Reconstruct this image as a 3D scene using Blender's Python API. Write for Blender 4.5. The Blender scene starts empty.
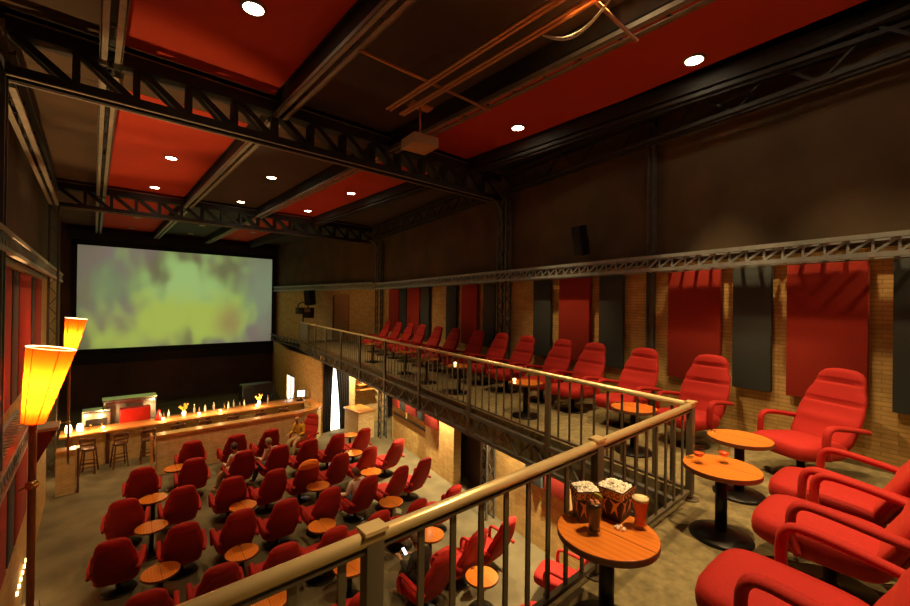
import bpy, bmesh, math, random
from mathutils import Vector, Matrix
random.seed(7)
PI = math.pi
E = 5.35                      # eye height above the main floor
scene = bpy.context.scene
COL = scene.collection

# ------------------------------------------------------------------ camera
F_PX = 410.85
yaw, pit, rol = math.radians(41.334), math.radians(0.172), math.radians(0.752)
fw = Vector((math.sin(yaw)*math.cos(pit), math.cos(yaw)*math.cos(pit), math.sin(pit)))
rt = Vector((math.cos(yaw), -math.sin(yaw), 0)); up = rt.cross(fw)
r2 = rt*math.cos(rol) + up*math.sin(rol); u2 = r2.cross(fw)
cam_d = bpy.data.cameras.new('camera'); cam = bpy.data.objects.new('camera', cam_d); COL.objects.link(cam)
cam_d.sensor_width = 36; cam_d.lens = F_PX/910*36; cam_d.clip_start = .05; cam_d.clip_end = 200
cam.matrix_world = Matrix(((r2.x, u2.x, -fw.x, 0), (r2.y, u2.y, -fw.y, 0), (r2.z, u2.z, -fw.z, E), (0, 0, 0, 1)))
scene.camera = cam

# ------------------------------------------------------------------ world, exposure
world = bpy.data.worlds.new('world'); scene.world = world; world.use_nodes = True
world.node_tree.nodes['Background'].inputs[0].default_value = (1, .62, .35, 1)
world.node_tree.nodes['Background'].inputs[1].default_value = 0.008
scene.view_settings.view_transform = 'Standard'; scene.view_settings.look = 'None'
scene.view_settings.gamma = 1; scene.view_settings.use_curve_mapping = False
scene.view_settings.exposure = 0.0
WARM = (1, .63, .27)

def light(name, kind, loc, energy, color=WARM, radius=.05, aim=None, cone=120, blend=.5, size=None):
    d = bpy.data.lights.new(name, kind); d.energy = energy; d.color = color
    if kind == 'SPOT': d.spot_size = math.radians(cone); d.spot_blend = blend
    if kind == 'AREA': d.shape = 'RECTANGLE'; d.size, d.size_y = size
    else: d.shadow_soft_size = radius
    o = bpy.data.objects.new(name, d); COL.objects.link(o); o.location = loc
    if aim: o.rotation_euler = (Vector(aim) - Vector(loc)).to_track_quat('-Z', 'Y').to_euler()
    return o

# ceiling downlights: (x, y, lit, watts, cone)
DOWN = [(1.44, 5.48, 1, 260, 85), (6.47, 5.48, 1, 440, 62), (6.57, 2.23, 1, 620, 50), (4.0, 2.3, 1, 800, 90),
        (1.44, 12.64, 1, 460, 95), (1.43, 16.3, 1, 420, 85), (3.98, 16.4, 1, 420, 85), (3.85, 12.55, 1, 460, 95),
        (6.33, 16.1, 1, 380, 80), (6.35, 12.5, 1, 420, 84),
        (1.39, 22.8, 0, 0, 0), (1.38, 26.4, 0, 0, 0), (3.87, 22.9, 0, 0, 0), (3.9, 26.1, 0, 0, 0), (6.24, 23.2, 0, 0, 0), (6.1, 26.2, 0, 0, 0),
        (6.1, .75, 1, 420, 62), (6.2, -1.6, 1, 380, 90), (3.05, .1, 1, 1000, 84)]
for i, (x, y, lit, w, cone) in enumerate(DOWN):
    if lit: light('downlight_beam', 'SPOT', (x, y, E+3.55), w, WARM, .06, (x, y, 0), cone, .55)

# ------------------------------------------------------------------ materials
M = {}
def mat(name, color, rough=.6, metal=0, emit=None, estr=0, noise=None, bump=0, sheen=0, coat=0, trans=0):
    m = bpy.data.materials.new(name); m.use_nodes = True; n = m.node_tree; b = n.nodes['Principled BSDF']
    b.inputs['Base Color'].default_value = (*color, 1); b.inputs['Roughness'].default_value = rough
    b.inputs['Metallic'].default_value = metal
    if sheen: b.inputs['Sheen Weight'].default_value = sheen; b.inputs['Sheen Roughness'].default_value = .35; b.inputs['Sheen Tint'].default_value = (1, .12, .05, 1)
    if coat: b.inputs['Coat Weight'].default_value = coat; b.inputs['Coat Roughness'].default_value = .12
    if trans: b.inputs['Transmission Weight'].default_value = trans
    if emit: b.inputs['Emission Color'].default_value = (*emit, 1); b.inputs['Emission Strength'].default_value = estr
    if noise:
        sc, amt = noise[0], noise[1]; stretch = noise[2] if len(noise) > 2 else (1, 1, 1)
        tc = n.nodes.new('ShaderNodeTexCoord'); mp = n.nodes.new('ShaderNodeMapping'); mp.inputs['Scale'].default_value = stretch
        nz = n.nodes.new('ShaderNodeTexNoise'); nz.inputs['Scale'].default_value = sc; nz.inputs['Detail'].default_value = 6
        n.links.new(tc.outputs['Object'], mp.inputs[0]); n.links.new(mp.outputs[0], nz.inputs['Vector'])
        cr = n.nodes.new('ShaderNodeValToRGB')
        cr.color_ramp.elements[0].position = .3; cr.color_ramp.elements[1].position = .7
        cr.color_ramp.elements[0].color = (*[c*(1-amt) for c in color], 1)
        cr.color_ramp.elements[1].color = (*[min(1, c*(1+amt)) for c in color], 1)
        n.links.new(nz.outputs[0], cr.inputs[0]); n.links.new(cr.outputs[0], b.inputs['Base Color'])
        if bump:
            bp = n.nodes.new('ShaderNodeBump'); bp.inputs['Strength'].default_value = bump; bp.inputs['Distance'].default_value = .01
            n.links.new(nz.outputs[0], bp.inputs['Height']); n.links.new(bp.outputs[0], b.inputs['Normal'])
    M[name] = m; return m

def brick_mat(name, direction, c1, c2, mortar, rough=.85):
    m = bpy.data.materials.new(name); m.use_nodes = True; n = m.node_tree; L = n.links; b = n.nodes['Principled BSDF']
    tc = n.nodes.new('ShaderNodeTexCoord'); dt = n.nodes.new('ShaderNodeVectorMath'); dt.operation = 'DOT_PRODUCT'
    dt.inputs[1].default_value = (*direction, 0); sp = n.nodes.new('ShaderNodeSeparateXYZ'); cb = n.nodes.new('ShaderNodeCombineXYZ')
    L.new(tc.outputs['Object'], dt.inputs[0]); L.new(tc.outputs['Object'], sp.inputs[0])
    L.new(dt.outputs['Value'], cb.inputs[0]); L.new(sp.outputs[2], cb.inputs[1])
    br = n.nodes.new('ShaderNodeTexBrick'); br.inputs['Scale'].default_value = 1
    br.inputs['Brick Width'].default_value = .30; br.inputs['Row Height'].default_value = .055; br.inputs['Mortar Size'].default_value = .006
    br.inputs['Color1'].default_value = (*c1, 1); br.inputs['Color2'].default_value = (*c2, 1); br.inputs['Mortar'].default_value = (*mortar, 1)
    L.new(cb.outputs[0], br.inputs['Vector'])
    nz = n.nodes.new('ShaderNodeTexNoise'); nz.inputs['Scale'].default_value = 5; nz.inputs['Detail'].default_value = 8
    L.new(cb.outputs[0], nz.inputs['Vector'])
    mx = n.nodes.new('ShaderNodeMix'); mx.data_type = 'RGBA'; mx.blend_type = 'OVERLAY'; mx.inputs[0].default_value = .5
    L.new(br.outputs['Color'], mx.inputs[6]); L.new(nz.outputs[0], mx.inputs[7]); L.new(mx.outputs[2], b.inputs['Base Color'])
    bp = n.nodes.new('ShaderNodeBump'); bp.inputs['Strength'].default_value = .5; bp.inputs['Distance'].default_value = .01; bp.invert = True
    L.new(br.outputs['Fac'], bp.inputs['Height']); L.new(bp.outputs[0], b.inputs['Normal']); b.inputs['Roughness'].default_value = rough
    M[name] = m; return m

WX, WY = 0.16451, 0.98637      # the direction of the splayed right wall
BR1, BR2, BRM = (.68, .46, .17), (.56, .37, .13), (.42, .27, .09)
brick_mat('brick_right', (WX, WY), BR1, BR2, BRM)
brick_mat('brick_side', (0, 1), BR1, BR2, BRM)
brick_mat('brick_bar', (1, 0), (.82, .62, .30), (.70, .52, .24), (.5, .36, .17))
mat('plaster', (.085, .055, .026), .9, noise=(1.3, .25))
mat('wall_dark', (.075, .042, .028), .9, noise=(1, .2))
mat('ceiling_dark', (.045, .030, .018), .9, noise=(2, .15))
mat('panel_ceiling_red', (.55, .045, .012), .9, noise=(1.2, .06))
mat('panel_ceiling_brown', (.10, .060, .030), .9, noise=(1.2, .1))
mat('panel_ceiling_grey', (.065, .048, .035), .9, noise=(1.2, .1))
mat('panel_ceiling_blue', (.05, .058, .06), .9, noise=(1.2, .1))
mat('panel_red', (.34, .022, .010), .92, noise=(60, .12), bump=.1)
mat('panel_grey', (.045, .058, .062), .92, noise=(60, .12), bump=.1)
mat('steel_dark', (.024, .022, .020), .7, .1, noise=(8, .2))
mat('steel_grey', (.11, .11, .10), .5, .3, noise=(8, .15))
mat('steel_edge', (.32, .28, .21), .5, .3, noise=(8, .15))
mat('rail_paint', (.13, .11, .075), .45, .3)
mat('steel_ledge', (.30, .34, .35), .5, .25, noise=(8, .15))
mat('rail_tube', (.82, .66, .36), .30, .4)
mat('carpet', (.155, .135, .075), .95, noise=(1.6, .28), bump=.1)
mat('carpet_balcony', (.20, .168, .08), .95, noise=(14, .30), bump=.3)
mat('velvet', (.36, .006, .003), .85, noise=(90, .15), bump=.15, sheen=.45)
mat('velvet_shaded', (.24, .005, .003), .85, noise=(90, .12), bump=.15, sheen=.10)  # darker copy of the velvet: shade on the chair rears put into the colour
mat('black_metal', (.012, .012, .012), .35, .4)
mat('black_cloth', (.010, .010, .013), .95, noise=(20, .3))
mat('wood_edge', (.16, .045, .015), .4, coat=.3)
mat('bar_wood', (.68, .30, .08), .3, coat=.5, noise=(6, .3, (1, 8, 8)))
mat('dark_wood', (.13, .045, .018), .4, noise=(8, .3))
mat('lamp_wood', (.26, .09, .025), .4, noise=(6, .3, (8, 8, 1)))
mat('brass', (.85, .55, .16), .25, .9)
mat('chrome', (.7, .7, .68), .2, 1)
mat('stainless', (.40, .38, .33), .35, .8)
mat('white', (.8, .78, .7), .6)
mat('red_plastic', (.5, .015, .01), .35)
mat('skin', (.55, .30, .18), .6)
mat('hair_brown', (.10, .045, .02), .7, noise=(80, .4))
mat('hair_dark', (.025, .016, .012), .7, noise=(80, .4))
mat('hair_olive', (.22, .15, .06), .7, noise=(80, .4))
mat('cloth_white', (.75, .68, .55), .9)
mat('cloth_jeans', (.06, .09, .12), .9)
mat('cloth_black', (.03, .025, .022), .95, noise=(50, .5), bump=.5)
mat('cloth_yellow', (.6, .35, .02), .9)
mat('cloth_khaki', (.5, .36, .18), .9)
mat('bulb', (1, .9, .7), emit=(1, .80, .50), estr=40)
mat('bulb_off', (.55, .42, .28), .4)
mat('daylight_glass', (1, 1, 1), .3, emit=(1, .93, .80), estr=3.0)
mat('glow_warm', (1, .8, .5), emit=(1, .60, .22), estr=9)
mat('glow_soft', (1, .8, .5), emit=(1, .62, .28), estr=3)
mat('screen_light', (1, 1, 1), emit=(.9, .95, 1), estr=2.5)
m = bpy.data.materials.new('glass_clear'); m.use_nodes = True; n = m.node_tree; M['glass_clear'] = m
for q in list(n.nodes): n.nodes.remove(q)
o_ = n.nodes.new('ShaderNodeOutputMaterial'); ta = n.nodes.new('ShaderNodeBsdfTransparent'); gl = n.nodes.new('ShaderNodeBsdfGlossy'); gl.inputs['Roughness'].default_value = .05
ta.inputs[0].default_value = (.93, .95, .93, 1); lw = n.nodes.new('ShaderNodeLayerWeight'); lw.inputs[0].default_value = .5; pw = n.nodes.new('ShaderNodeMath'); pw.operation = 'POWER'; pw.inputs[1].default_value = 4; n.links.new(lw.outputs['Facing'], pw.inputs[0]); fr = n.nodes.new('ShaderNodeMath'); fr.operation = 'MULTIPLY_ADD'; fr.inputs[1].default_value = .6; fr.inputs[2].default_value = .025; n.links.new(pw.outputs[0], fr.inputs[0]); mxs = n.nodes.new('ShaderNodeMixShader')
n.links.new(fr.outputs[0], mxs.inputs[0]); n.links.new(ta.outputs[0], mxs.inputs[1]); n.links.new(gl.outputs[0], mxs.inputs[2]); n.links.new(mxs.outputs[0], o_.inputs[0])
mat('glass_bottle', (.55, .35, .12), .08, trans=.7)
mat('glass_bottle_pale', (.8, .8, .7), .08, trans=.7)
mat('cola', (.035, .005, .002), .3)
mat('red_drink', (1, .13, .03), .2, emit=(1, .08, .02), estr=.0)
mat('foam', (.95, .80, .50), .8)
mat('popcorn', (1, .98, .88), .8)
mat('carton_dark', (.055, .018, .010), .6)
mat('carton_orange', (.85, .42, .12), .6)
mat('lime', (.45, .55, .06), .5)
mat('ice', (.6, .25, .12), .1)
mat('plant', (.10, .16, .03), .7)
mat('petal', (.95, .70, .12), .6)
mat('fabric_dark_red', (.07, .006, .004), .9)  # dark red cloth for the body of the wall unit

# veneer table top: orange wood with a centre joint
m = mat('veneer', (.62, .22, .045), .22, coat=.6); n = m.node_tree; b = n.nodes['Principled BSDF']
tc = n.nodes.new('ShaderNodeTexCoord'); wv = n.nodes.new('ShaderNodeTexWave'); wv.bands_direction = 'X'
wv.inputs['Scale'].default_value = 3.5; wv.inputs['Distortion'].default_value = 5; wv.inputs['Detail'].default_value = 3; wv.inputs['Detail Scale'].default_value = .6
mp = n.nodes.new('ShaderNodeMapping'); mp.inputs['Scale'].default_value = (2, .35, 1)
cr = n.nodes.new('ShaderNodeValToRGB'); cr.color_ramp.elements[0].color = (.74, .22, .03, 1); cr.color_ramp.elements[1].color = (.82, .26, .04, 1)
sx = n.nodes.new('ShaderNodeSeparateXYZ'); ab = n.nodes.new('ShaderNodeMath'); ab.operation = 'ABSOLUTE'
gt = n.nodes.new('ShaderNodeMath'); gt.operation = 'GREATER_THAN'; gt.inputs[1].default_value = .004
mx = n.nodes.new('ShaderNodeMix'); mx.data_type = 'RGBA'; mx.inputs[6].default_value = (.25, .07, .02, 1)
n.links.new(tc.outputs['Object'], mp.inputs[0]); n.links.new(mp.outputs[0], wv.inputs[0]); n.links.new(wv.outputs[0], cr.inputs[0])
n.links.new(tc.outputs['Object'], sx.inputs[0]); n.links.new(sx.outputs[0], ab.inputs[0]); n.links.new(ab.outputs[0], gt.inputs[0])
n.links.new(gt.outputs[0], mx.inputs[0]); n.links.new(cr.outputs[0], mx.inputs[7]); n.links.new(mx.outputs[2], b.inputs['Base Color'])

# projected picture on the screen: soft green, yellow and mauve clouds
m = bpy.data.materials.new('projection'); m.use_nodes = True; n = m.node_tree; M['projection'] = m
b = n.nodes['Principled BSDF']; b.inputs['Base Color'].default_value = (.3, .3, .3, 1); b.inputs['Roughness'].default_value = .9
tc = n.nodes.new('ShaderNodeTexCoord'); 
def nz_(scale, loc, det=1.5, dist=.2):
    mp = n.nodes.new('ShaderNodeMapping'); mp.inputs['Location'].default_value = loc; mp.inputs['Scale'].default_value = (1, 1, .6)
    q = n.nodes.new('ShaderNodeTexNoise'); q.inputs['Scale'].default_value = scale; q.inputs['Detail'].default_value = det; q.inputs['Distortion'].default_value = dist
    n.links.new(tc.outputs['Object'], mp.inputs[0]); n.links.new(mp.outputs[0], q.inputs['Vector']); return q.outputs[0]
def blob(c, sx_, sz_, src, amt):
    """soft noisy blob mask, 1 at c and 0 outside"""
    a = n.nodes.new('ShaderNodeVectorMath'); a.operation = 'SUBTRACT'; a.inputs[1].default_value = (c[0], 27.2, c[1])
    k = n.nodes.new('ShaderNodeVectorMath'); k.operation = 'MULTIPLY'; k.inputs[1].default_value = (1/sx_, 0, 1/sz_)
    l = n.nodes.new('ShaderNodeVectorMath'); l.operation = 'LENGTH'
    n.links.new(tc.outputs['Object'], a.inputs[0]); n.links.new(a.outputs[0], k.inputs[0]); n.links.new(k.outputs[0], l.inputs[0])
    m1 = n.nodes.new('ShaderNodeMath'); m1.operation = 'MULTIPLY_ADD'; m1.inputs[1].default_value = amt; n.links.new(src, m1.inputs[0]); n.links.new(l.outputs['Value'], m1.inputs[2])
    r_ = n.nodes.new('ShaderNodeMapRange'); r_.interpolation_type = 'SMOOTHSTEP'; r_.inputs[1].default_value = .25+amt*.5; r_.inputs[2].default_value = 1.0+amt*.5; r_.inputs[3].default_value = 1; r_.inputs[4].default_value = 0
    n.links.new(m1.outputs[0], r_.inputs[0]); return r_.outputs[0]
def mixc(fac, a, b_):
    q = n.nodes.new('ShaderNodeMix'); q.data_type = 'RGBA'; n.links.new(fac, q.inputs[0])
    for k, v in ((6, a), (7, b_)):
        if isinstance(v, tuple): q.inputs[k].default_value = (*v, 1)
        else: n.links.new(v, q.inputs[k])
    return q.outputs[2]
N1, N2, N3 = nz_(.5, (0, 0, 0)), nz_(.9, (5, 0, 3)), nz_(.35, (9, 0, 1))
cl = n.nodes.new('ShaderNodeMapRange'); cl.inputs[1].default_value = .38; cl.inputs[2].default_value = .62; n.links.new(N1, cl.inputs[0])
c0 = mixc(cl.outputs[0], (.125, .125, .062), (.18, .15, .13))
c1 = mixc(blob((8.2, E+.6), 2.2, 3.2, N2, .9), c0, (.19, .25, .15))
c1 = mixc(blob((.6, E+.7), 2.2, 1.8, N2, 1.6), c1, (.16, .22, .11))
c2 = mixc(blob((3.7, E-.1), 3.9, 4.2, N2, 1.8), c1, (.24, .38, .11))
c3 = mixc(blob((3.8, E+.7), 2.3, 2.3, N2, 1.6), c2, (.32, .52, .17))
c4 = mixc(blob((3.2, E-1.3), 3.9, 2.3, N2, 1.8), c3, (.38, .49, .08))
c5 = mixc(blob((6.1, E-1.3), 1.2, 1.5, N1, 1.0), c4, (.30, .25, .08))
n.links.new(c5, b.inputs['Emission Color']); b.inputs['Emission Strength'].default_value = .85

# translucent lamp shade
m = bpy.data.materials.new('lampshade'); m.use_nodes = True; n = m.node_tree; M['lampshade'] = m
for q in list(n.nodes): n.nodes.remove(q)
o_ = n.nodes.new('ShaderNodeOutputMaterial'); tr = n.nodes.new('ShaderNodeBsdfTranslucent'); tr.inputs[0].default_value = (.42, .027, .001, 1)
df = n.nodes.new('ShaderNodeBsdfDiffuse'); df.inputs[0].default_value = (.5, .10, .01, 1); ms = n.nodes.new('ShaderNodeMixShader'); ms.inputs[0].default_value = .3
n.links.new(tr.outputs[0], ms.inputs[1]); n.links.new(df.outputs[0], ms.inputs[2]); n.links.new(ms.outputs[0], o_.inputs[0])

# ------------------------------------------------------------------ mesh helpers
class MB:
    def __init__(s): s.v = []; s.f = []
    def add(s, vs, fs):
        k = len(s.v); s.v += [tuple(v) for v in vs]; s.f += [tuple(i+k for i in f) for f in fs]; return s
    def box(s, c, d, rz=0, rx=0, ry=0, taper=1):
        R = Matrix.Rotation(rz, 3, 'Z') @ Matrix.Rotation(ry, 3, 'Y') @ Matrix.Rotation(rx, 3, 'X'); c = Vector(c); vs = []
        for z in (-1, 1):
            t = taper if z < 0 else 1
            for x, y in ((-1, -1), (1, -1), (1, 1), (-1, 1)): vs.append(c + R @ Vector((x*d[0]/2*t, y*d[1]/2*t, z*d[2]/2)))
        return s.add(vs, [(0, 3, 2, 1), (4, 5, 6, 7), (0, 1, 5, 4), (1, 2, 6, 5), (2, 3, 7, 6), (3, 0, 4, 7)])
    def bar(s, p, q, w, h=None, upv=(0, 0, 1)):
        h = h or w; p = Vector(p); q = Vector(q); d = (q-p).normalized(); upv = Vector(upv)
        if abs(d.dot(upv)) > .98: upv = Vector((0, 1, 0))
        a = d.cross(upv).normalized(); b = a.cross(d).normalized(); vs = []
        for P in (p, q):
            for x, y in ((-1, -1), (1, -1), (1, 1), (-1, 1)): vs.append(P + a*x*w/2 + b*y*h/2)
        return s.add(vs, [(0, 3, 2, 1), (4, 5, 6, 7), (0, 1, 5, 4), (1, 2, 6, 5), (2, 3, 7, 6), (3, 0, 4, 7)])
    def rings(s, rings, cap=True, closed=True):
        k = len(rings[0]); vs = [v for r in rings for v in r]; fs = []
        for i in range(len(rings)-1):
            for j in range(k if closed else k-1):
                fs.append((i*k+j, i*k+(j+1) % k, (i+1)*k+(j+1) % k, (i+1)*k+j))
        if cap: fs.append(tuple(range(k-1, -1, -1))); fs.append(tuple((len(rings)-1)*k+j for j in range(k)))
        return s.add(vs, fs)
    def lathe(s, prof, c=(0, 0, 0), seg=24, tilt=None, ring=False):
        c = Vector(c); rs = []
        for r, z in prof:
            pts_ = []
            for j in range(seg):
                a = 2*PI*j/seg; p = Vector((r*math.cos(a), r*math.sin(a), z))
                if tilt is not None: p = tilt @ p
                pts_.append(c+p)
            rs.append(pts_)
        if ring: rs.append(rs[0])
        return s.rings(rs, cap=not ring)
    def tube(s, path, r, seg=8, rb=None, upv=(0, 0, 1)):
        P = [Vector(p) for p in path]; rs = []; rr = r if isinstance(r, (list, tuple)) else [r]*len(P)
        prev = None
        for i, p in enumerate(P):
            d = (P[min(i+1, len(P)-1)] - P[max(i-1, 0)]).normalized()
            if prev is None:
                u_ = Vector(upv)
                if abs(d.dot(u_)) > .95: u_ = Vector((1, 0, 0))
                a = d.cross(u_).normalized()
            else: a = (prev - d*prev.dot(d)).normalized()
            b = d.cross(a); prev = a; k = (rb/r if rb else 1) if not isinstance(r, (list, tuple)) else 1
            rs.append([p + a*rr[i]*math.cos(2*PI*j/seg) + b*rr[i]*k*math.sin(2*PI*j/seg) for j in range(seg)])
        return s.rings(rs)
    def ball(s, c, r, seg=12, n=8, sc=(1, 1, 1)):
        prof = [(max(.001, math.sin(PI*i/n)), -math.cos(PI*i/n)) for i in range(n+1)]
        c = Vector(c); rs = []
        for a, z in prof: rs.append([c+Vector((r*sc[0]*a*math.cos(2*PI*j/seg), r*sc[1]*a*math.sin(2*PI*j/seg), r*sc[2]*z)) for j in range(seg)])
        return s.rings(rs)
    def mesh(s, name, m, smooth=False):
        me = bpy.data.meshes.new(name); me.from_pydata(s.v, [], s.f); me.materials.append(M[m]); me.validate()
        bm = bmesh.new(); bm.from_mesh(me); bmesh.ops.recalc_face_normals(bm, faces=bm.faces); bm.to_mesh(me); bm.free()
        if smooth:
            for p in me.polygons: p.use_smooth = True
        return me
    def obj(s, name, m, parent=None, smooth=False, bevel=0, sub=0, loc=None, label=None):
        o = bpy.data.objects.new(name, s.mesh(name, m, smooth)); COL.objects.link(o)
        if parent: o.parent = parent
        if loc: o.location = loc
        if bevel:
            md = o.modifiers.new('bevel', 'BEVEL'); md.width = bevel; md.segments = 3; md.limit_method = 'ANGLE'
            for p in o.data.polygons: p.use_smooth = True
        if sub: md = o.modifiers.new('sub', 'SUBSURF'); md.levels = sub; md.render_levels = sub
        if label: o['label'] = label
        return o

def catmull(pts, n=6):
    P = [Vector(p) for p in pts]; P = [P[0]*2-P[1]] + P + [P[-1]*2-P[-2]]; out = []
    for i in range(1, len(P)-2):
        for k in range(n):
            t = k/n; a, b, c, d = P[i-1], P[i], P[i+1], P[i+2]
            out.append(.5*((2*b)+(c-a)*t+(2*a-5*b+4*c-d)*t*t+(3*b-a-3*c+d)*t**3))
    out.append(P[-2]); return out

def thing(name, label, cat, loc=(0, 0, 0), rz=0, group=None):
    o = bpy.data.objects.new(name, None); COL.objects.link(o); o.empty_display_size = .1
    o.location = loc; o.rotation_euler = (0, 0, rz); return tag(o, label, cat, group)
def tag(o, label, cat, group=None, kind=None):
    o['label'] = label; o['category'] = cat
    if group: o['group'] = group
    if kind: o['kind'] = kind
    return o
def struct(o): o['kind'] = 'structure'; return o
def copy_tree(o, parent=None, mats=None):
    c = o.copy(); COL.objects.link(c)
    if parent: c.parent = parent
    for ch in o.children: copy_tree(ch, c)
    return c
def place(o, loc, rz, label, group=None):
    o.location = loc; o.rotation_euler = (0, 0, rz); o['label'] = label
    if group: o['group'] = group
    return o
def on_w(x0, y): return x0 + y*WX/WY           # x on a line parallel to the right wall
RZW = -math.atan2(WX, WY)                       # rotation that turns +Y into the wall direction

# ------------------------------------------------------------------ setting
Y0, YS = -3.2, 27.3
LX = -1.2                                       # left wall
RW, RL = 7.15, 6.51                             # right wall upstairs, downstairs (x at y = 0)
ZB = E-1.95                                     # balcony floor
ZC = E+3.62                                     # ceiling panels
def quadwall(p, q, z0, z1, t, name, m, side=1):
    p = Vector((*p, 0)); q = Vector((*q, 0)); d = (q-p).normalized(); nrm = Vector((d.y, -d.x, 0))*side*t
    vs = []
    for z in (z0, z1):
        for P in (p, q, q+nrm, p+nrm): vs.append((P.x, P.y, z))
    return struct(MB().add(vs, [(0, 3, 2, 1), (4, 5, 6, 7), (0, 1, 5, 4), (1, 2, 6, 5), (2, 3, 7, 6), (3, 0, 4, 7)]).obj(name, m))
struct(MB().box((4.5, 12, -.1), (14, 31.6, .2)).obj('floor', 'carpet'))
struct(MB().box((4.5, 12, ZC+.25), (14, 31.6, .2)).obj('ceiling', 'ceiling_dark'))
quadwall((LX, Y0), (LX, YS), 0, E+.75, .2, 'wall_left', 'brick_side', -1)
quadwall((LX, Y0), (LX, YS), E+.75, ZC+.15, .2, 'wall_left_upper', 'plaster', -1)
quadwall((LX, YS), (12, YS), 0, ZC+.15, .2, 'wall_front', 'wall_dark', -1)
quadwall((LX, Y0), (12, Y0), 0, ZC+.15, .2, 'wall_back', 'plaster', 1)
struct(MB().box(((LX-.895)/2, 6.05, (E-2.62)/2), (.305, 18.5, E-2.62)).obj('wall_left_lower', 'brick_side'))
ZL = E+.62                                      # underside of the wall ledge
YB = 16.5                                       # where the right wall bends towards the screen
quadwall((on_w(RW, Y0), Y0), (on_w(RW, YB), YB), ZB, ZL+.15, .25, 'wall_right', 'brick_right', 1)
quadwall((on_w(RW, Y0), Y0), (on_w(RW, YB), YB), ZL+.15, ZC+.15, .25, 'wall_right_upper', 'plaster', 1)
quadwall((on_w(RW, YB), YB), (8.8, YS), ZB-.5, ZL+.35, .25, 'wall_right_rear', 'brick_right', 1)
quadwall((on_w(RW, YB), YB), (8.8, YS), ZL+.35, ZC+.15, .25, 'wall_right_rear_upper', 'plaster', 1)
# downstairs wall with one dark doorway between y = 7.45 and 9.1
quadwall((on_w(RL, Y0), Y0), (on_w(RL, 7.45), 7.45), 0, ZB-.2, .25, 'wall_right_lower', 'brick_right', 1)
quadwall((on_w(RL, 9.1), 9.1), (on_w(RL, 10.85), 10.85), 0, ZB-.2, .25, 'wall_right_lower_middle', 'brick_right', 1)
quadwall((on_w(RL+.12, 10.85), 10.85), (on_w(RL+.12, 13.7), 13.7), 0, ZB-.2, .25, 'wall_right_lower_rear', 'brick_right', 1)
quadwall((on_w(RL, 7.45), 7.45), (on_w(RL, 9.1), 9.1), 2.35, ZB-.2, .25, 'wall_right_lower_lintel', 'brick_right', 1)
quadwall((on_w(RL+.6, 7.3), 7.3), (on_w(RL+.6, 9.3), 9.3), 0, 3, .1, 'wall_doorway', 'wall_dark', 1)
struct(MB().bar((on_w(RL+.12, 13.7), 13.7, 1.55), (10.4, 13.7, 1.55), .2, 3.1).obj('wall_niche_side', 'brick_bar'))
# walls below the far end of the balcony: side face by the bar and the curtained face towards the seats
def sx(y): return 7.05 + (y-16.2)/5.3*.4
quadwall((sx(16.2), 16.2), (sx(20.1), 20.1), 0, ZB-.48, .12, 'wall_bar_side', 'brick_right', 1)
quadwall((sx(21.4), 21.4), (8.6, YS), 0, ZB-.48, .12, 'wall_bar_side_rear', 'brick_right', 1)
quadwall((sx(20.1), 20.1), (sx(21.4), 21.4), 1.66, ZB-.48, .12, 'wall_bar_side_lintel', 'brick_right', 1)
quadwall((7.05, 16.3), (7.3, 16.3), 0, ZB-.25, .1, 'wall_curtain_left', 'brick_bar', -1)
quadwall((7.3, 16.3), (8.2, 16.3), 2.85, ZB-.25, .1, 'wall_curtain_lintel', 'brick_bar', -1)
quadwall((8.2, 16.3), (10.2, 16.3), 0, ZB-.25, .1, 'wall_curtain_right', 'brick_bar', -1)
# balcony slab
YE = 20.6
me = MB(); zt, zb = ZB, ZB-.46
poly = [(LX, Y0), (LX, 1.60), (4.72, 1.60), (on_w(4.48, 17.25), 17.25), (7.8, YE), (9.75, YE-.1), (on_w(RW, YB), YB), (on_w(RW, Y0), Y0)]
me.add([(x, y, zb) for x, y in poly]+[(x, y, zt) for x, y in poly],
       [tuple(range(7, -1, -1)), tuple(range(8, 16))]+[(i, (i+1) % 8, 8+(i+1) % 8, 8+i) for i in range(8)])
struct(me.obj('floor_balcony', 'carpet_balcony'))
# soffit over the downstairs wall up to the recess
struct(MB().bar((on_w(RL+.35, Y0), Y0, 3.15), (on_w(RL+.35, YB), YB, 3.15), .8, .08).obj('ceiling_soffit', 'wall_dark'))
# baseboards
struct(MB().bar((on_w(RW-.02, Y0), Y0, ZB+.03), (on_w(RW-.02, YB), YB, ZB+.03), .03, .06).obj('baseboard_right', 'carpet_balcony'))

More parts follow.
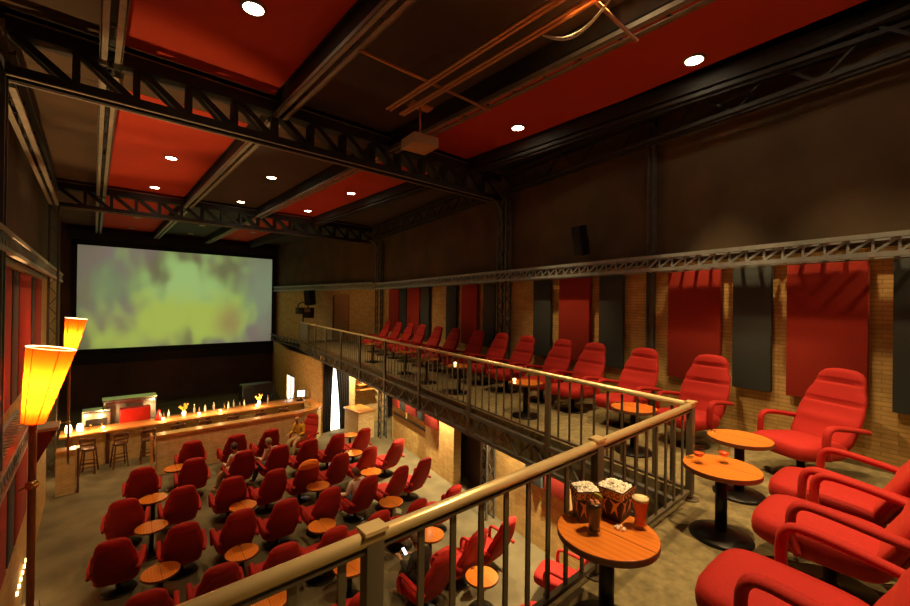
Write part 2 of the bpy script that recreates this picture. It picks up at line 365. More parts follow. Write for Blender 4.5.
# ------------------------------------------------------------------ trusses
ZJ, ZBM = E+3.27, E+2.82
def lattice(mb, p, q, h, step, w, flip=False, off=Vector((0, 0, 0))):
    p = Vector(p)+off; q = Vector(q)+off; L = (q-p).length; n = max(1, round(L/step)); d = (q-p)/n
    for i in range(n):
        a = p+d*i; b = a+d; z = Vector((0, 0, h))
        if (i % 2 == 0) ^ flip: mb.bar(a, b+z, w, w)
        else: mb.bar(a+z, b, w, w)
def angle_truss(name, label, cat, p, q, z0, z1, width, m, step=.5, group=None, chord=.06, edge=True):
    """A truss between plan points p and q: two lower angles, two upper angles and lacing."""
    t = thing(name, label, cat, (0, 0, 0), 0, group)
    P, Q = Vector((*p, 0)), Vector((*q, 0)); d = (Q-P).normalized(); s = Vector((d.y, -d.x, 0))*width/2
    for nm, z in (('bottom_chord', z0), ('top_chord', z1-chord)):
        b = MB()
        for sg in (-1, 1):
            c = s*sg*.66; b.bar(P+c+Vector((0, 0, z+.010)), Q+c+Vector((0, 0, z+.010)), width*.34, .02)
            c = s*sg*.96; b.bar(P+c+Vector((0, 0, z+chord/2)), Q+c+Vector((0, 0, z+chord/2)), .02, chord)
        b.obj(nm, 'steel_edge' if (edge and nm == 'bottom_chord') else m, t)
    if name == 'ceiling_joist': MB().bar(P+Vector((0, 0, (z0+z1)/2+.05)), Q+Vector((0, 0, (z0+z1)/2+.05)), width*.5, z1-z0-.16).obj('added_dark_plate', 'steel_dark', t)  # unseen plate, added to make the joist sides look dark
    b = MB(); L = (Q-P).length; n = int(L/.55)
    lattice(b, P+Vector((0, 0, z0+.03)), Q+Vector((0, 0, z0+.03)), z1-z0-.06, step, .035)
    for i in range(1, n):
        c = P+d*L*i/n; b.bar(c-s*.9+Vector((0, 0, z0+.03)), c+s*.9+Vector((0, 0, z0+.03)), .04, .012)
    b.obj('lacing', m, t)
    return t

JX = [(.14, 'nearest the left wall'), (2.46, 'second from the left wall'), (4.82, 'third from the left wall'), (7.1, 'nearest the right wall')]
for bay, (ya, yb, bn) in enumerate([(Y0, 7.6, 'before the big beam'), (7.86, 17.22, 'between the beams'), (17.48, YS, 'above the screen')]):
    for x, wn in JX:
        angle_truss('ceiling_joist', f'dark steel lattice joist {bn}, {wn}', 'joist', (x, ya), (x, yb), ZJ, ZC+.12, .23, 'steel_dark', .45, 'steel ceiling joists', edge=x < 6)

def roof_beam(y, label, xl, xr):
    t = thing('roof_beam', label, 'beam')
    yc = y+.14
    b = MB()
    for s in (-1, 1): b.box(((xl+xr)/2, yc+s*.10, ZBM+.06), (xr-xl, .09, .12))
    b.obj('bottom_chord', 'steel_dark', t)
    b = MB()
    for s in (-1, 1): b.box(((xl+xr)/2, yc+s*.12, ZBM-.006), (xr-xl, .035, .012))
    b.obj('bottom_flange_edge', 'steel_edge', t, label='pale flange edges, lamplight in the colour')  # lamplight on the flanges is put into their pale colour
    b = MB().box(((xl+xr)/2, yc, ZBM+.64), (xr-xl, .28, .20)); b.obj('top_chord', 'steel_dark', t)
    MB().box(((xl+xr)/2, yc-.145, ZBM+.735), (xr-xl, .012, .02)).obj('top_flange_edge', 'steel_edge', t)
    n = int((xr-xl)/.62)
    for i in range(n):
        xa = xl+(xr-xl)*i/n; xb = xl+(xr-xl)*(i+1)/n
        MB().bar((xa+.05, yc, ZBM+.56), (xb-.05, yc, ZBM+.1), .22, .09).obj('diagonal_brace', 'steel_dark', t)
        if i: MB().bar((xa, yc, ZBM+.1), (xa, yc, ZBM+.56), .08, .22).obj('vertical_brace', 'steel_dark', t)
roof_beam(7.58, 'big dark steel lattice roof beam crossing the hall at the projector', -.87, 8.3)
roof_beam(17.2, 'farther steel lattice roof beam crossing the hall in front of the screen', -.87, 9.9)

def truss_column(label, x, y, z0, z1, rz=0, w=.24, d=.24, knee=0, group='steel lattice columns'):
    t = thing('lattice_column', label, 'column', (x, y, z0), rz, group); h = z1-z0
    for sx in (-1, 1):
        for sy in (-1, 1):
            MB().box((sx*w/2, sy*d/2, h/2), (.045, .045, h)).obj('corner_angle', 'steel_grey', t)
    b = MB(); n = int(h/.3)
    for i in range(n):
        za, zb_ = h*i/n, h*(i+1)/n; s = 1 if i % 2 else -1
        for yy in (-d/2, d/2): b.bar((-s*w/2, yy, za), (s*w/2, yy, zb_), .03, .01)
        for xx in (-w/2, w/2): b.bar((xx, -s*d/2, za), (xx, s*d/2, zb_), .03, .01)
    b.obj('lacing', 'steel_grey', t)
    if knee:
        b = MB(); pts = catmull([(knee*.10, 0, h-.55), (knee*.14, 0, h-.30), (knee*.28, 0, h-.10), (knee*.50, 0, h-.02)], 5)
        b.tube(pts, .04, 6); b.obj('knee_brace', 'steel_grey', t)
    return t
truss_column('tall steel lattice column on the right wall beneath the big roof beam', 8.26, 7.42, ZB, ZBM, RZW, w=.16, d=.34, knee=-1)
truss_column('steel lattice column downstairs beside the dark doorway under the balcony', 7.5, 7.2, 0, ZB-.46, RZW)
truss_column('steel lattice column downstairs beside the wood topped brick box', 8.72, 14.2, 0, ZB-.46, RZW)
truss_column('tall steel lattice column on the right wall beneath the farther roof beam', 9.68, 16.2, ZB, ZBM, RZW, knee=-1)
truss_column('steel lattice column on the left wall beneath the farther roof beam', -.92, 17.3, 0, ZBM, 0, w=.2)
truss_column('steel lattice column on the left wall beneath the big roof beam', -1.0, 7.7, E-2.62, ZBM, 0)
# slender wall column between the red and grey panels
t = thing('wall_column', 'slender grey steel column standing against the right balcony wall', 'column', (on_w(RW-.06, 3.27), 3.27, ZB), RZW)
for s in (-1, 1): MB().box((0, s*.055, (ZC-ZB)/2), (.10, .02, ZC-ZB)).obj('flange', 'steel_grey', t)
MB().box((0, 0, (ZC-ZB)/2), (.02, .09, ZC-ZB)).obj('web', 'steel_grey', t)

def wall_ledge(label, p, q, z0, z1, inward, m='steel_ledge', mt='steel_ledge', dep=.3):
    """Lattice ledge carried along a wall: p..q is the line of its front face."""
    t = thing('wall_ledge', label, 'ledge', group='steel lattice wall ledges')
    P, Q = Vector((*p, 0)), Vector((*q, 0)); d = (Q-P).normalized(); s = Vector((d.y, -d.x, 0))*inward   # towards the wall
    for nm, z, w in (('top_chord', z1-.03, .06), ('bottom_chord', z0+.03, .06)):
        MB().bar(P+Vector((0, 0, z)), Q+Vector((0, 0, z)), .07, w).obj(nm, mt, t)
        MB().bar(P+s*(dep-.05)+Vector((0, 0, z)), Q+s*(dep-.05)+Vector((0, 0, z)), .05, w).obj(nm, m, t)
    b = MB(); n = round((Q-P).length/.22)
    for i in range(n):
        a = P+(Q-P)*i/n; e_ = P+(Q-P)*(i+1)/n
        b.bar(a+Vector((0, 0, z0+.05)), a+Vector((0, 0, z1-.05)), .026); b.bar(a+Vector((0, 0, z1-.05)), e_+Vector((0, 0, z0+.05)), .028)
    b.obj('front_lacing', m, t)
    b = MB(); n = int((Q-P).length/.2); w_ = s*(dep-.05); k_ = Vector((0, 0, z1-.02))
    for i in range(n+1):
        a = P+(Q-P)*i/n; b.bar(a+k_, a+k_+w_, .045, .014)
    b.bar(P+k_+w_*.97, Q+k_+w_*.97, .03, .02)
    b.obj('top_lacing', m, t)
    return t
angle_truss('wall_truss', 'lattice truss high along the left wall between the two roof beams', 'truss', (-.92, 8.0), (-.92, 17.1), ZBM-.02, E+3.3, .2, 'steel_dark', .4)
wall_ledge('long grey lattice ledge along the right wall above the fabric panels', (on_w(RW-.3, Y0+.1), Y0+.1), (on_w(RW-.3, 16.3), 16.3), E+.62, E+.90, 1)
wall_ledge('far lattice ledge on the bent wall section beside the screen', (on_w(RW-.3, 16.5), 16.6), (8.55, YS-.1), E+.66, E+.96, 1)
wall_ledge('upper lattice ledge along the left wall above the tall lamps', (-.87, Y0+.1), (-.87, 20.5), E+.60, E+.90, -1, mt='steel_edge')
wall_ledge('lower lattice ledge along the left wall at balcony height', (-.87, 1.6), (-.87, 11.9), E-2.58, E-2.22, -1, mt='steel_edge')
angle_truss('wall_truss', 'dark lattice truss high along the right wall under the ceiling', 'truss', (on_w(RW-.2, Y0+.1), Y0+.1), (on_w(RW-.2, 7.4), 7.4), E+2.93, E+3.45, .2, 'steel_dark', .5, edge=False)
angle_truss('wall_truss', 'dark lattice truss high along the right wall beyond the big roof beam', 'truss', (on_w(RW-.2, 8.0), 8.0), (on_w(RW-.2, 16.9), 16.9), E+2.93, E+3.45, .2, 'steel_dark', .5, edge=False)

# ------------------------------------------------------------------ ceiling panels
PX_ = [(LX+.02, .02, 'brown', 'brown'), (.26, 2.34, 'red', 'red'), (2.58, 4.70, 'grey', 'dark grey'), (4.94, 6.98, 'red', 'red')]
for bay, (ya, yb, bn) in enumerate([(Y0+.05, 7.56, 'above the balcony end, before the big roof beam'), (7.88, 17.18, 'between the two roof beams'), (17.5, YS-.1, 'in the last bay above the screen')]):
    if bay == 1:
        tag(MB().box((3.6, 8.5, ZC+.045), (9.4, 1.22, .07)).obj('ceiling_strip', 'panel_ceiling_brown'), 'brown strip of ceiling boarding just behind the big roof beam', 'ceiling panel'); ya = 9.15
    for k, (xa, xb, mt_, cn) in enumerate(PX_):
        if bay == 2 and mt_ == 'grey': mt_, cn = 'blue', 'blue grey'
        side = 'left strip' if k == 0 else 'second strip from the left' if k == 1 else 'middle strip' if k == 2 else 'strip nearer the right wall'
        o = MB().box(((xa+xb)/2, (ya+yb)/2, ZC+.05), (xb-xa, yb-ya, .06)).obj('ceiling_panel', 'panel_ceiling_'+mt_)
        tag(o, f'{cn} ceiling panel {bn}, {side}', 'ceiling panel', 'ceiling panels')
    xr = on_w(RW-.05, yb) if bay < 2 else 8.7
    o = MB().add([(7.22, ya, ZC+.02), (on_w(RW-.05, ya) if bay < 2 else 9.8, ya, ZC+.02), (xr, yb, ZC+.02), (7.22, yb, ZC+.02),
                  (7.22, ya, ZC+.08), (on_w(RW-.05, ya) if bay < 2 else 9.8, ya, ZC+.08), (xr, yb, ZC+.08), (7.22, yb, ZC+.08)],
                 [(0, 3, 2, 1), (4, 5, 6, 7), (0, 1, 5, 4), (1, 2, 6, 5), (2, 3, 7, 6), (3, 0, 4, 7)]).obj('ceiling_panel', 'panel_ceiling_grey')
    tag(o, f'dark ceiling panel {bn}, last strip against the right wall', 'ceiling panel', 'ceiling panels')

# downlights
where = {0: 'in the red ceiling panel above the near left of the hall', 1: 'in the red panel just left of the right wall truss', 2: 'in the red panel at the upper right of the picture',
         3: 'beside the projector rails at the top edge'}
for i, (x, y, lit, w, cone) in enumerate(DOWN):
    lb = where.get(i)
    if lb is None:
        xs = 'left red strip' if x < 2 else 'dark middle strip' if x < 5 else 'right red strip'
        ys = 'behind the viewpoint' if y < 0 else 'above the foreground armchairs' if y < 2 else 'just beyond the big roof beam' if y < 14 else 'just before the farther roof beam' if y < 18 else 'just past the farther roof beam' if y < 25 else 'close above the screen'
        lb = f'{ys}, in the {xs}'
    t = thing('downlight', ('lit' if lit else 'unlit') + ' round recessed downlight ' + lb, 'ceiling light', (x, y, ZC-.005), 0, 'recessed ceiling downlights')
    MB().lathe([(.118, -.002), (.14, -.002), (.15, .012), (.15, .03), (.118, .03)], seg=20, ring=True).obj('trim_ring', 'steel_edge', t, True)
    MB().lathe([(.001, .0), (.115, .0), (.115, .022), (.001, .022)], seg=20).obj('lamp_disc', 'bulb' if lit else 'bulb_off', t)

# ------------------------------------------------------------------ screen
t = thing('projection_screen', 'large cinema screen with a soft green and yellow projected picture', 'screen')
MB().box((3.92, 27.22, E+.11), (9.08, .05, 5.14)).obj('screen_surface', 'projection', t)
b = MB()
for x in (-.72, 8.56): b.box((x, 27.2, E+.11), (.20, .16, 5.54))
for z in (E+2.78, E-2.56): b.box((3.92, 27.2, z), (9.48, .16, .20))
b.obj('frame', 'black_cloth', t)
tag(MB().box((3.85, 27.1, E-2.95), (9.6, .3, .5)).obj('screen_valance', 'black_cloth'), 'black valance board running beneath the cinema screen', 'valance')
tag(MB().box((3.85, 27.1, E+3.15), (9.6, .3, .45)).obj('screen_masking', 'black_cloth'), 'black masking board running above the cinema screen', 'valance')

# ------------------------------------------------------------------ acoustic panels
def right_panel(ya, yb, color, label, off=RW, z0=E-1.2, z1=E+.60):
    yc = (ya+yb)/2
    o = MB().box((0, 0, 0), (.07, (yb-ya)/WY, z1-z0)).obj('acoustic_panel', 'panel_'+color, bevel=.008)
    o.location = (on_w(off-.085, yc), yc, (z0+z1)/2); o.rotation_euler = (0, 0, RZW)
    return tag(o, label, 'acoustic panel', 'fabric panels on the right wall')
RP = [(-.75, .22, 'grey', 'charcoal fabric wall panel at the right edge, behind the nearest armchair row'),
      (.43, 1.24, 'red', 'red fabric wall panel behind the nearest wall armchair'),
      (1.42, 1.91, 'grey', 'charcoal fabric wall panel between the two widest red panels'),
      (2.09, 2.92, 'red', 'red fabric wall panel just right of the slender wall column'),
      (3.81, 4.36, 'grey', 'charcoal fabric wall panel just left of the slender wall column'),
      (4.60, 5.45, 'red', 'red fabric wall panel between slender and lattice columns'),
      (5.72, 6.28, 'grey', 'charcoal fabric wall panel left of the red one, near the lattice column'),
      (7.80, 8.36, 'grey', 'charcoal fabric wall panel just beyond the lattice column'),
      (8.66, 9.50, 'red', 'red fabric wall panel beyond the lattice column, third after it'),
      (9.82, 10.42, 'grey', 'charcoal fabric wall panel left of the first red panel beyond the column'),
      (11.6, 12.25, 'grey', 'far charcoal fabric wall panel after the bare brick stretch'),
      (12.35, 13.4, 'red', 'far red fabric wall panel, nearer of the last pair'),
      (13.5, 14.1, 'grey', 'far charcoal fabric wall panel between the last red pair'),
      (14.2, 15.2, 'red', 'farthest red fabric panel on the right balcony wall')]
for a in RP: right_panel(*a)
LP = [(4.5, 10.9, 'red'), (11.1, 11.85, 'grey'), (12.0, 14.0, 'red'), (14.25, 14.9, 'grey'), (15.05, 16.6, 'red')]
nm = ['nearest', 'second', 'third', 'fourth', 'fifth']
for k, (ya, yb, c) in enumerate(LP):
    o = MB().box((LX+.05, (ya+yb)/2, E-.72), (.07, yb-ya, 2.5)).obj('acoustic_panel', 'panel_'+c, bevel=.008)
    tag(o, f"{nm[k]} {'red' if c == 'red' else 'charcoal'} fabric panel along the left wall, upper row", 'acoustic panel', 'fabric panels on the left wall')
for k, (ya, yb, c) in enumerate([(6.2, 8.2, 'red'), (8.35, 8.95, 'grey'), (9.06, 10.5, 'red')]):
    o = MB().box((-.872, (ya+yb)/2, E-3.2), (.04, yb-ya, 1.1)).obj('acoustic_panel', 'panel_'+c, bevel=.008)
    tag(o, f"{nm[k]} {'red' if c == 'red' else 'charcoal'} fabric panel along the left wall, lower row", 'acoustic panel', 'fabric panels on the left wall')
k = 0
for (ya, yb, c, lb) in [(13.02, 13.55, 'red', 'small red panel downstairs under the balcony, farthest'), (12.55, 12.92, 'grey', 'small charcoal panel downstairs, farthest grey one'),
                    (11.6, 12.45, 'red', 'small red panel downstairs, above the thin wall handrail'), (10.95, 11.5, 'grey', 'small charcoal panel downstairs at the brick pier'),
                    (9.95, 10.75, 'red', 'small red panel downstairs above the brightest wall patch'), (5.4, 5.9, 'grey', 'small charcoal panel downstairs right of the lattice column'), (4.75, 5.3, 'red', 'small red panel downstairs seen under the front rail')]:
    right_panel(ya, yb, c, lb, RL + (.0 if yb < 11.2 else .12), E-3.95, E-2.6)['group'] = 'small fabric panels downstairs'

# ------------------------------------------------------------------ balcony fascia and railings
def fascia(name, label, p, q, z0=E-2.42, z1=E-2.02):
    t = thing(name, label, 'truss'); P, Q = Vector((*p, 0)), Vector((*q, 0))
    for nm_, z in (('top_chord', z1-.03), ('bottom_chord', z0+.03)): MB().bar(P+Vector((0, 0, z)), Q+Vector((0, 0, z)), .08, .06).obj(nm_, 'steel_grey', t)
    b = MB(); lattice(b, P+Vector((0, 0, z0+.04)), Q+Vector((0, 0, z0+.04)), z1-z0-.08, .32, .03); b.obj('lacing', 'steel_grey', t)
fascia('edge_truss', 'lattice truss along the long side edge of the balcony floor', (4.62, 1.66), (on_w(4.34, 17.2), 17.2))
fascia('edge_truss', 'lattice truss under the front edge of the near balcony floor', (LX+.1, 1.67), (4.5, 1.67))
fascia('edge_truss', 'lattice truss on the far balcony edge running to the screen corner', (on_w(4.34, 17.35), 17.35), (8.2, 22.2))
fascia('edge_truss', 'lattice truss below the bent wall beside the screen', (8.2, 22.21), (8.45, YS-.02))

rail = thing('balcony_railing', 'steel railing with round top tube across the front of the balcony', 'railing')
MB().tube([(LX+.05, 1.55, E-1.0), (4.62, 1.55, E-1.0)], .032, 14, upv=(0, 0, 1)).obj('top_tube', 'rail_tube', rail, True)
MB().box((1.7, 1.55, E-1.86), (5.8, .04, .03)).obj('bottom_bar', 'rail_paint', rail)
MB().box((1.7, 1.55, E-1.045), (5.8, .04, .015)).obj('under_bar', 'rail_paint', rail)
for x in (-.95, .91, 2.76, 4.58):
    p = MB().box((x, 1.55, E-1.46), (.085, .06, .90)).obj('post', 'rail_paint', rail, bevel=.004)
    MB().box((x, 1.55, E-.963), (.11, .085, .016)).obj('cap_plate', 'rail_tube', p)
    MB().lathe([(.001, 0), (.085, 0), (.085, .012), (.001, .012)], (x, 1.55, E-1.95)).obj('foot_flange', 'rail_paint', p)
for i in range(28):
    x = -.85+.2*i+.02
    if min(abs(x-a) for a in (-.95, .91, 2.76, 4.58)) < .07: continue
    MB().box((x, 1.55, E-1.455), (.034, .014, .81)).obj('picket', 'rail_paint', rail)
rail = thing('balcony_railing', 'long steel railing along the side of the balcony towards the screen', 'railing')
ye = 17.25
MB().tube([(on_w(4.342, 1.56), 1.56, E-1.0), (on_w(4.342, ye), ye, E-1.0)], .032, 12).obj('top_tube', 'rail_tube', rail, True)
MB().bar((on_w(4.342, 1.6), 1.6, E-1.86), (on_w(4.342, ye), ye, E-1.86), .04, .03).obj('bottom_bar', 'rail_paint', rail)
YP = [3.53+2.0*i for i in range(7)]+[17.25]
for y in YP:
    o = MB().box((0, 0, 0), (.05, .085, 1.42)).obj('post', 'rail_paint', rail, bevel=.004); o.location = (on_w(4.315, y), y, E-1.72); o.rotation_euler = (0, 0, RZW)
pk = MB().box((0, 0, 0), (.012, .028, .82)).mesh('picket', 'rail_paint')
y = 1.75
while y < ye-.05:
    if min(abs(y-a) for a in YP) > .08:
        o = bpy.data.objects.new('picket', pk); COL.objects.link(o); o.parent = rail; o.location = (on_w(4.342, y), y, E-1.455); o.rotation_euler = (0, 0, RZW)
    y += .2
rail = thing('balcony_railing', 'last short railing with a solid dark panel at the far balcony end', 'railing')
A = Vector((on_w(4.342, 17.3), 17.3, 0)); B = Vector((7.78, YE-.05, 0))
MB().tube([A+Vector((0, 0, E-1.0)), B+Vector((0, 0, E-1.0))], .03, 10).obj('top_tube', 'rail_tube', rail, True)
MB().bar(A.lerp(B, .45)+Vector((0, 0, E-1.47)), B+Vector((0, 0, E-1.47)), .03, .86).obj('solid_panel', 'dark_wood', rail)
for k in range(1, 8): p = A.lerp(B, k*.055); MB().box((p.x, p.y, E-1.47), (.02, .02, .86)).obj('picket', 'rail_paint', rail)
for k in (.45, 1): p = A.lerp(B, k); MB().box((p.x, p.y, E-1.47), (.06, .06, .93)).obj('post', 'rail_paint', rail)
tag(MB().bar((on_w(RL+.08, 10.9), 10.9, 1.08), (on_w(RL+.08, 13.6), 13.6, 1.08), .04, .05).obj('wall_handrail', 'black_metal'), 'thin dark handrail along the lit brick wall downstairs', 'handrail')

# ------------------------------------------------------------------ armchair
def cushion(w, d, h, c, ex=.35, seg=28, n=10, crown=.0, rx=0):
    """Rounded box cushion as stacked super-ellipse rings."""
    rs = []
    for i in range(n+1):
        t = -1+2*i/n; ph = t*PI/2; sc = max(.02, abs(math.cos(ph)))**ex; z = math.copysign(abs(math.sin(ph))**.6, t)*h/2
        ring = []
        for j in range(seg):
            a = 2*PI*j/seg; ca, sa = math.cos(a), math.sin(a)
            x = math.copysign(abs(ca)**.45, ca)*w/2*sc; y = math.copysign(abs(sa)**.45, sa)*d/2*sc
            zz = z + (crown*(1-(x/(w/2))**2)*(1-(y/(d/2))**2) if t > 0 else 0)
            p = Matrix.Rotation(rx, 3, 'X') @ Vector((x, y, zz)); ring.append(Vector(c)+p)
        rs.append(ring)
    return rs
def interp(tab, t):
    for (a, va), (b, vb) in zip(tab, tab[1:]):
        if t <= b: k = (t-a)/(b-a); k = k*k*(3-2*k); return va+(vb-va)*k
    return tab[-1][1]
WTAB = [(0, .30), (.12, .335), (.42, .34), (.62, .315), (.80, .262), (.90, .24), (.96, .205), (1, .13)]
def back_rings(z0, L, lean, th, wscale=1, front=True, seg=28, n=34, t0=0, t1=1, yoff=0):
    rs = []
    for i in range(n+1):
        t = t0+(t1-t0)*i/n; w = interp(WTAB, t)*wscale
        endf = min(1, (t-t0)/.05+.25) * min(1, (t1-t)/.05+.25)
        dip = 0
        if front:
            for c_, s_, a_ in ((.82, .013, .050), (.56, .013, .040), (.33, .06, -.016)): dip += a_*math.exp(-((t-c_)/s_)**2)
        ring = []
        curve = .035*math.sin(PI*t)
        for j in range(seg):
            a = 2*PI*j/seg; ca, sa = math.cos(a), math.sin(a)
            x = math.copysign(abs(ca)**.6, ca)*w
            y = math.copysign(abs(sa)**.7, sa)*th/2*endf
            fr = max(0, sa)
            y += fr*(.035*(1-(x/max(w, .01))**2) - dip)
            y += -.02+.05*(abs(x)/.33)**2 - curve + yoff     # side wings come forward
            h = t*L
            ring.append(Vector((x, -.27 + y*math.cos(lean) - h*math.sin(lean), z0 + h*math.cos(lean) + y*math.sin(lean))))
        rs.append(ring)
    return rs
def make_armchair():
    t = thing('armchair', 'x', 'armchair')
    MB().rings(cushion(.69, .74, .20, (0, .05, .37), crown=.02, rx=.05)).obj('seat', 'velvet', t, True)
    MB().rings(back_rings(.36, .95, .41, .11)).obj('backrest', 'velvet', t, True)
    b = MB().rings(back_rings(.38, .85, .41, .05, .88, False, n=20, yoff=-.052)); b.obj('back_shell', 'velvet_shaded', t, True)
    for s in (-1, 1):
        path = catmull([(s*.36, .11, .33), (s*.367, .145, .42), (s*.37, .15, .53), (s*.37, .135, .62), (s*.37, .075, .665), (s*.37, -.08, .655), (s*.365, -.30, .62), (s*.335, -.50, .585)], 5)
        MB().tube(path, .040, 12, rb=.029).obj('armrest', 'velvet', t, True)
    MB().box((0, 0, .27), (.36, .40, .05)).obj('seat_frame', 'black_metal', t)
    MB().lathe([(.001, .0), (.27, .0), (.28, .012), (.25, .03), (.06, .045), (.04, .06), (.04, .26), (.001, .26)], seg=28).obj('pedestal_base', 'black_metal', t, True)
    return t
chair0 = make_armchair(); chair_used = False
def put_chair(x, y, z, rz, label, group):
    global chair_used
    o = copy_tree(chair0) if chair_used else chair0; chair_used = True
    return place(o, (x, y, z), rz, label, group)
def face(fx, fy): return math.atan2(-fx, fy)       # rotation that turns +Y into (fx, fy)

def make_table():
    t = thing('cocktail_table', 'x', 'table')
    MB().lathe([(.001, .575), (.275, .575), (.2875, .58), (.2875, .5995), (.28, .601), (.001, .601)], seg=48).obj('tabletop', 'veneer', t)
    MB().lathe([(.272, .560), (.2885, .560), (.291, .565), (.291, .594), (.2885, .598), (.272, .598)], seg=48, ring=True).obj('edge_band', 'wood_edge', t)
    MB().lathe([(.001, .06), (.045, .06), (.045, .56), (.001, .56)], seg=20).obj('pedestal', 'black_metal', t, True)
    MB().lathe([(.001, 0), (.235, 0), (.24, .012), (.225, .03), (.07, .06), (.001, .065)], seg=36).obj('base_disc', 'black_metal', t, True)
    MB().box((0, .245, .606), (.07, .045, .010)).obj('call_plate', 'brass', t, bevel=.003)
    return t
table0 = make_table(); table_used = False
def put_table(x, y, z, rz, label, group):
    global table_used
    o = copy_tree(table0) if table_used else table0; table_used = True
    return place(o, (x, y, z), rz, label, group)

# balcony row along the wall
YW = [(.62, 'nearest wall armchair, turned towards the screen, right of the two small tables'), (2.17, 'second wall armchair, just behind the railing corner'),
      (3.24, 'third wall armchair, beside the slender steel column'), (4.28, 'fourth wall armchair, under the charcoal panel left of the slender column'),
      (5.10, 'fifth wall armchair, under the red panel between the columns'), (6.21, 'sixth wall armchair, before the lattice column'),
      (7.15, 'seventh wall armchair, at the foot of the lattice column'), (8.17, 'eighth wall armchair, just beyond the lattice column'),
      (9.37, 'ninth wall armchair, below the red panel past the column'), (10.4, 'tenth wall armchair, below the bare brick stretch'),
      (11.5, 'eleventh wall armchair, far along the balcony'), (12.45, 'third armchair from the far end of the balcony row'),
      (13.45, 'second armchair from the far end of the balcony row'), (14.5, 'farthest armchair of the balcony row')]
for k, (y, lb) in enumerate(YW):
    if k == 0: put_chair(6.19, .92, ZB, face(-.88, .47), 'red armchair: '+lb, 'red armchairs along the balcony wall')
    else: put_chair(on_w(RW-1.11, y), y+.03, ZB, face(-.985, .17), 'red armchair: '+lb, 'red armchairs along the balcony wall')
for x, y, lb in [(4.68, .47, 'farthest of the three foreground armchairs, behind the second small table'), (3.87, .41, 'middle of the three foreground armchairs at the right edge'), (2.735, .41, 'nearest foreground armchair in the lower right corner')]:
    put_chair(x, y, ZB, face(.03, 1), 'red velvet armchair, '+lb, 'foreground armchairs facing the rail')
BT = [(2.33, 1.24, 'round wood table holding popcorn boxes and drinks at the front rail'), (4.035, 1.12, 'round wood table with two small liqueur glasses on it'),
      (5.08, 1.25, 'empty round wood table behind the one with two glasses'), (5.47, 2.55, 'round wood table just behind the railing corner'),
      (5.72, 4.59, 'round wood table between railing and the fourth and fifth wall armchairs'), (6.05, 6.72, 'round wood table beyond, near the seventh wall armchair, holding a candle glass'),
      (6.2, 8.05, 'round wood table on the balcony beyond the lattice column'), (6.54, 9.51, 'round wood table far along the balcony railing'), (6.95, 12.0, 'farthest round wood table on the balcony')]
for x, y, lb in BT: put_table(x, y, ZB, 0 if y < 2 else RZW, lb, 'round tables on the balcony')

# main floor rows: positions of the tops of the chair backs
ROWS = [('row just below the near railing', [(3.0, 5.39), (4.42, 5.34), (5.27, 5.44), (6.02, 5.38)]),
        ('second row from the near railing', [(.68, 7.35), (1.60, 7.35), (2.53, 7.28), (3.38, 7.22), (4.30, 7.2), (5.13, 7.1), (6.15, 7.12)]),
        ('third row from the near railing', [(.40, 9.28), (1.36, 9.14), (2.25, 9.0), (3.10, 8.88), (4.01, 8.81), (4.94, 8.81), (5.81, 8.79), (6.60, 8.86)]),
        ('fourth row from the near railing', [(.60, 11.0), (1.56, 10.95), (2.55, 10.80), (3.40, 10.62), (4.24, 10.62), (5.10, 10.59), (5.96, 10.55), (6.91, 10.6)]),
        ('fifth row from the near railing', [(1.0, 12.8), (2.08, 12.70), (3.18, 12.49), (4.05, 12.3), (4.91, 12.27), (5.75, 12.23), (6.69, 12.23)]),
        ('row against the low brick bar wall', [(2.29, 14.3), (3.40, 14.15), (4.34, 14.05)])]
ordn = ['leftmost', 'second from left', 'third from left', 'fourth from left', 'fifth from left', 'sixth from left', 'seventh from left', 'rightmost']
for rn, pts in ROWS:
    for k, (x, y) in enumerate(pts):
        w = 'rightmost' if k == len(pts)-1 else ordn[k]
        th = math.radians((x-3.4)*2.4 + random.uniform(-2.5, 2.5)) 
        put_chair(x, y+.48, 0, th, f'red armchair from behind, {w} in the {rn}', 'red armchairs on the main floor')
put_chair(5.62, 14.55, 0, face(-.75, -.45), 'red armchair turned sideways by the bar wall with a yellow clad person', 'red armchairs on the main floor')
put_chair(5.22, 3.9, 0, face(.1, 1), 'red armchair alone lowest behind the pickets, below the popcorn table', 'red armchairs on the main floor')
put_chair(6.45, 4.35, 0, face(-.3, 1), 'red armchair beside the lower brick wall, below the popcorn table', 'red armchairs on the main floor')
FT = [(.94, 8.79), (.97, 10.66), (1.13, 12.17), (1.82, 13.99), (2.17, 8.49), (2.67, 10.41), (4.43, 10.32), (3.72, 8.43), (6.24, 11.9), (5.93, 10.24), (5.41, 8.38), (5.27, 6.68), (5.16, 5.06), (3.53, 6.79), (2.15, 6.84), (7.0, 13.6)]
FL = ['lowest table at the left side, behind the third row', 'table at the left side, second from the bottom', 'table at the left side behind the fifth row', 'table nearest the corner of the brick bar wall',
      'second column from the left, nearer table', 'second column from the left, farther table', 'middle column table behind the fifth row', 'middle column table before the dark haired viewer',
      'far right table near the back brick wall', 'right table just in front of the fifth row right end', 'right table two rows from the brick wall base', 'table by the viewer looking at a phone',
      'table at the right just under the near railing pickets', 'table seen directly under the near rail tube, centre', 'table seen under the near rail tube, left', 'far right table beside the wood topped brick box']
for (x, y), lb in zip(FT, FL): put_table(x, y, 0, math.radians(random.uniform(-8, 8)), 'round orange wood table, '+lb, 'round tables on the main floor')

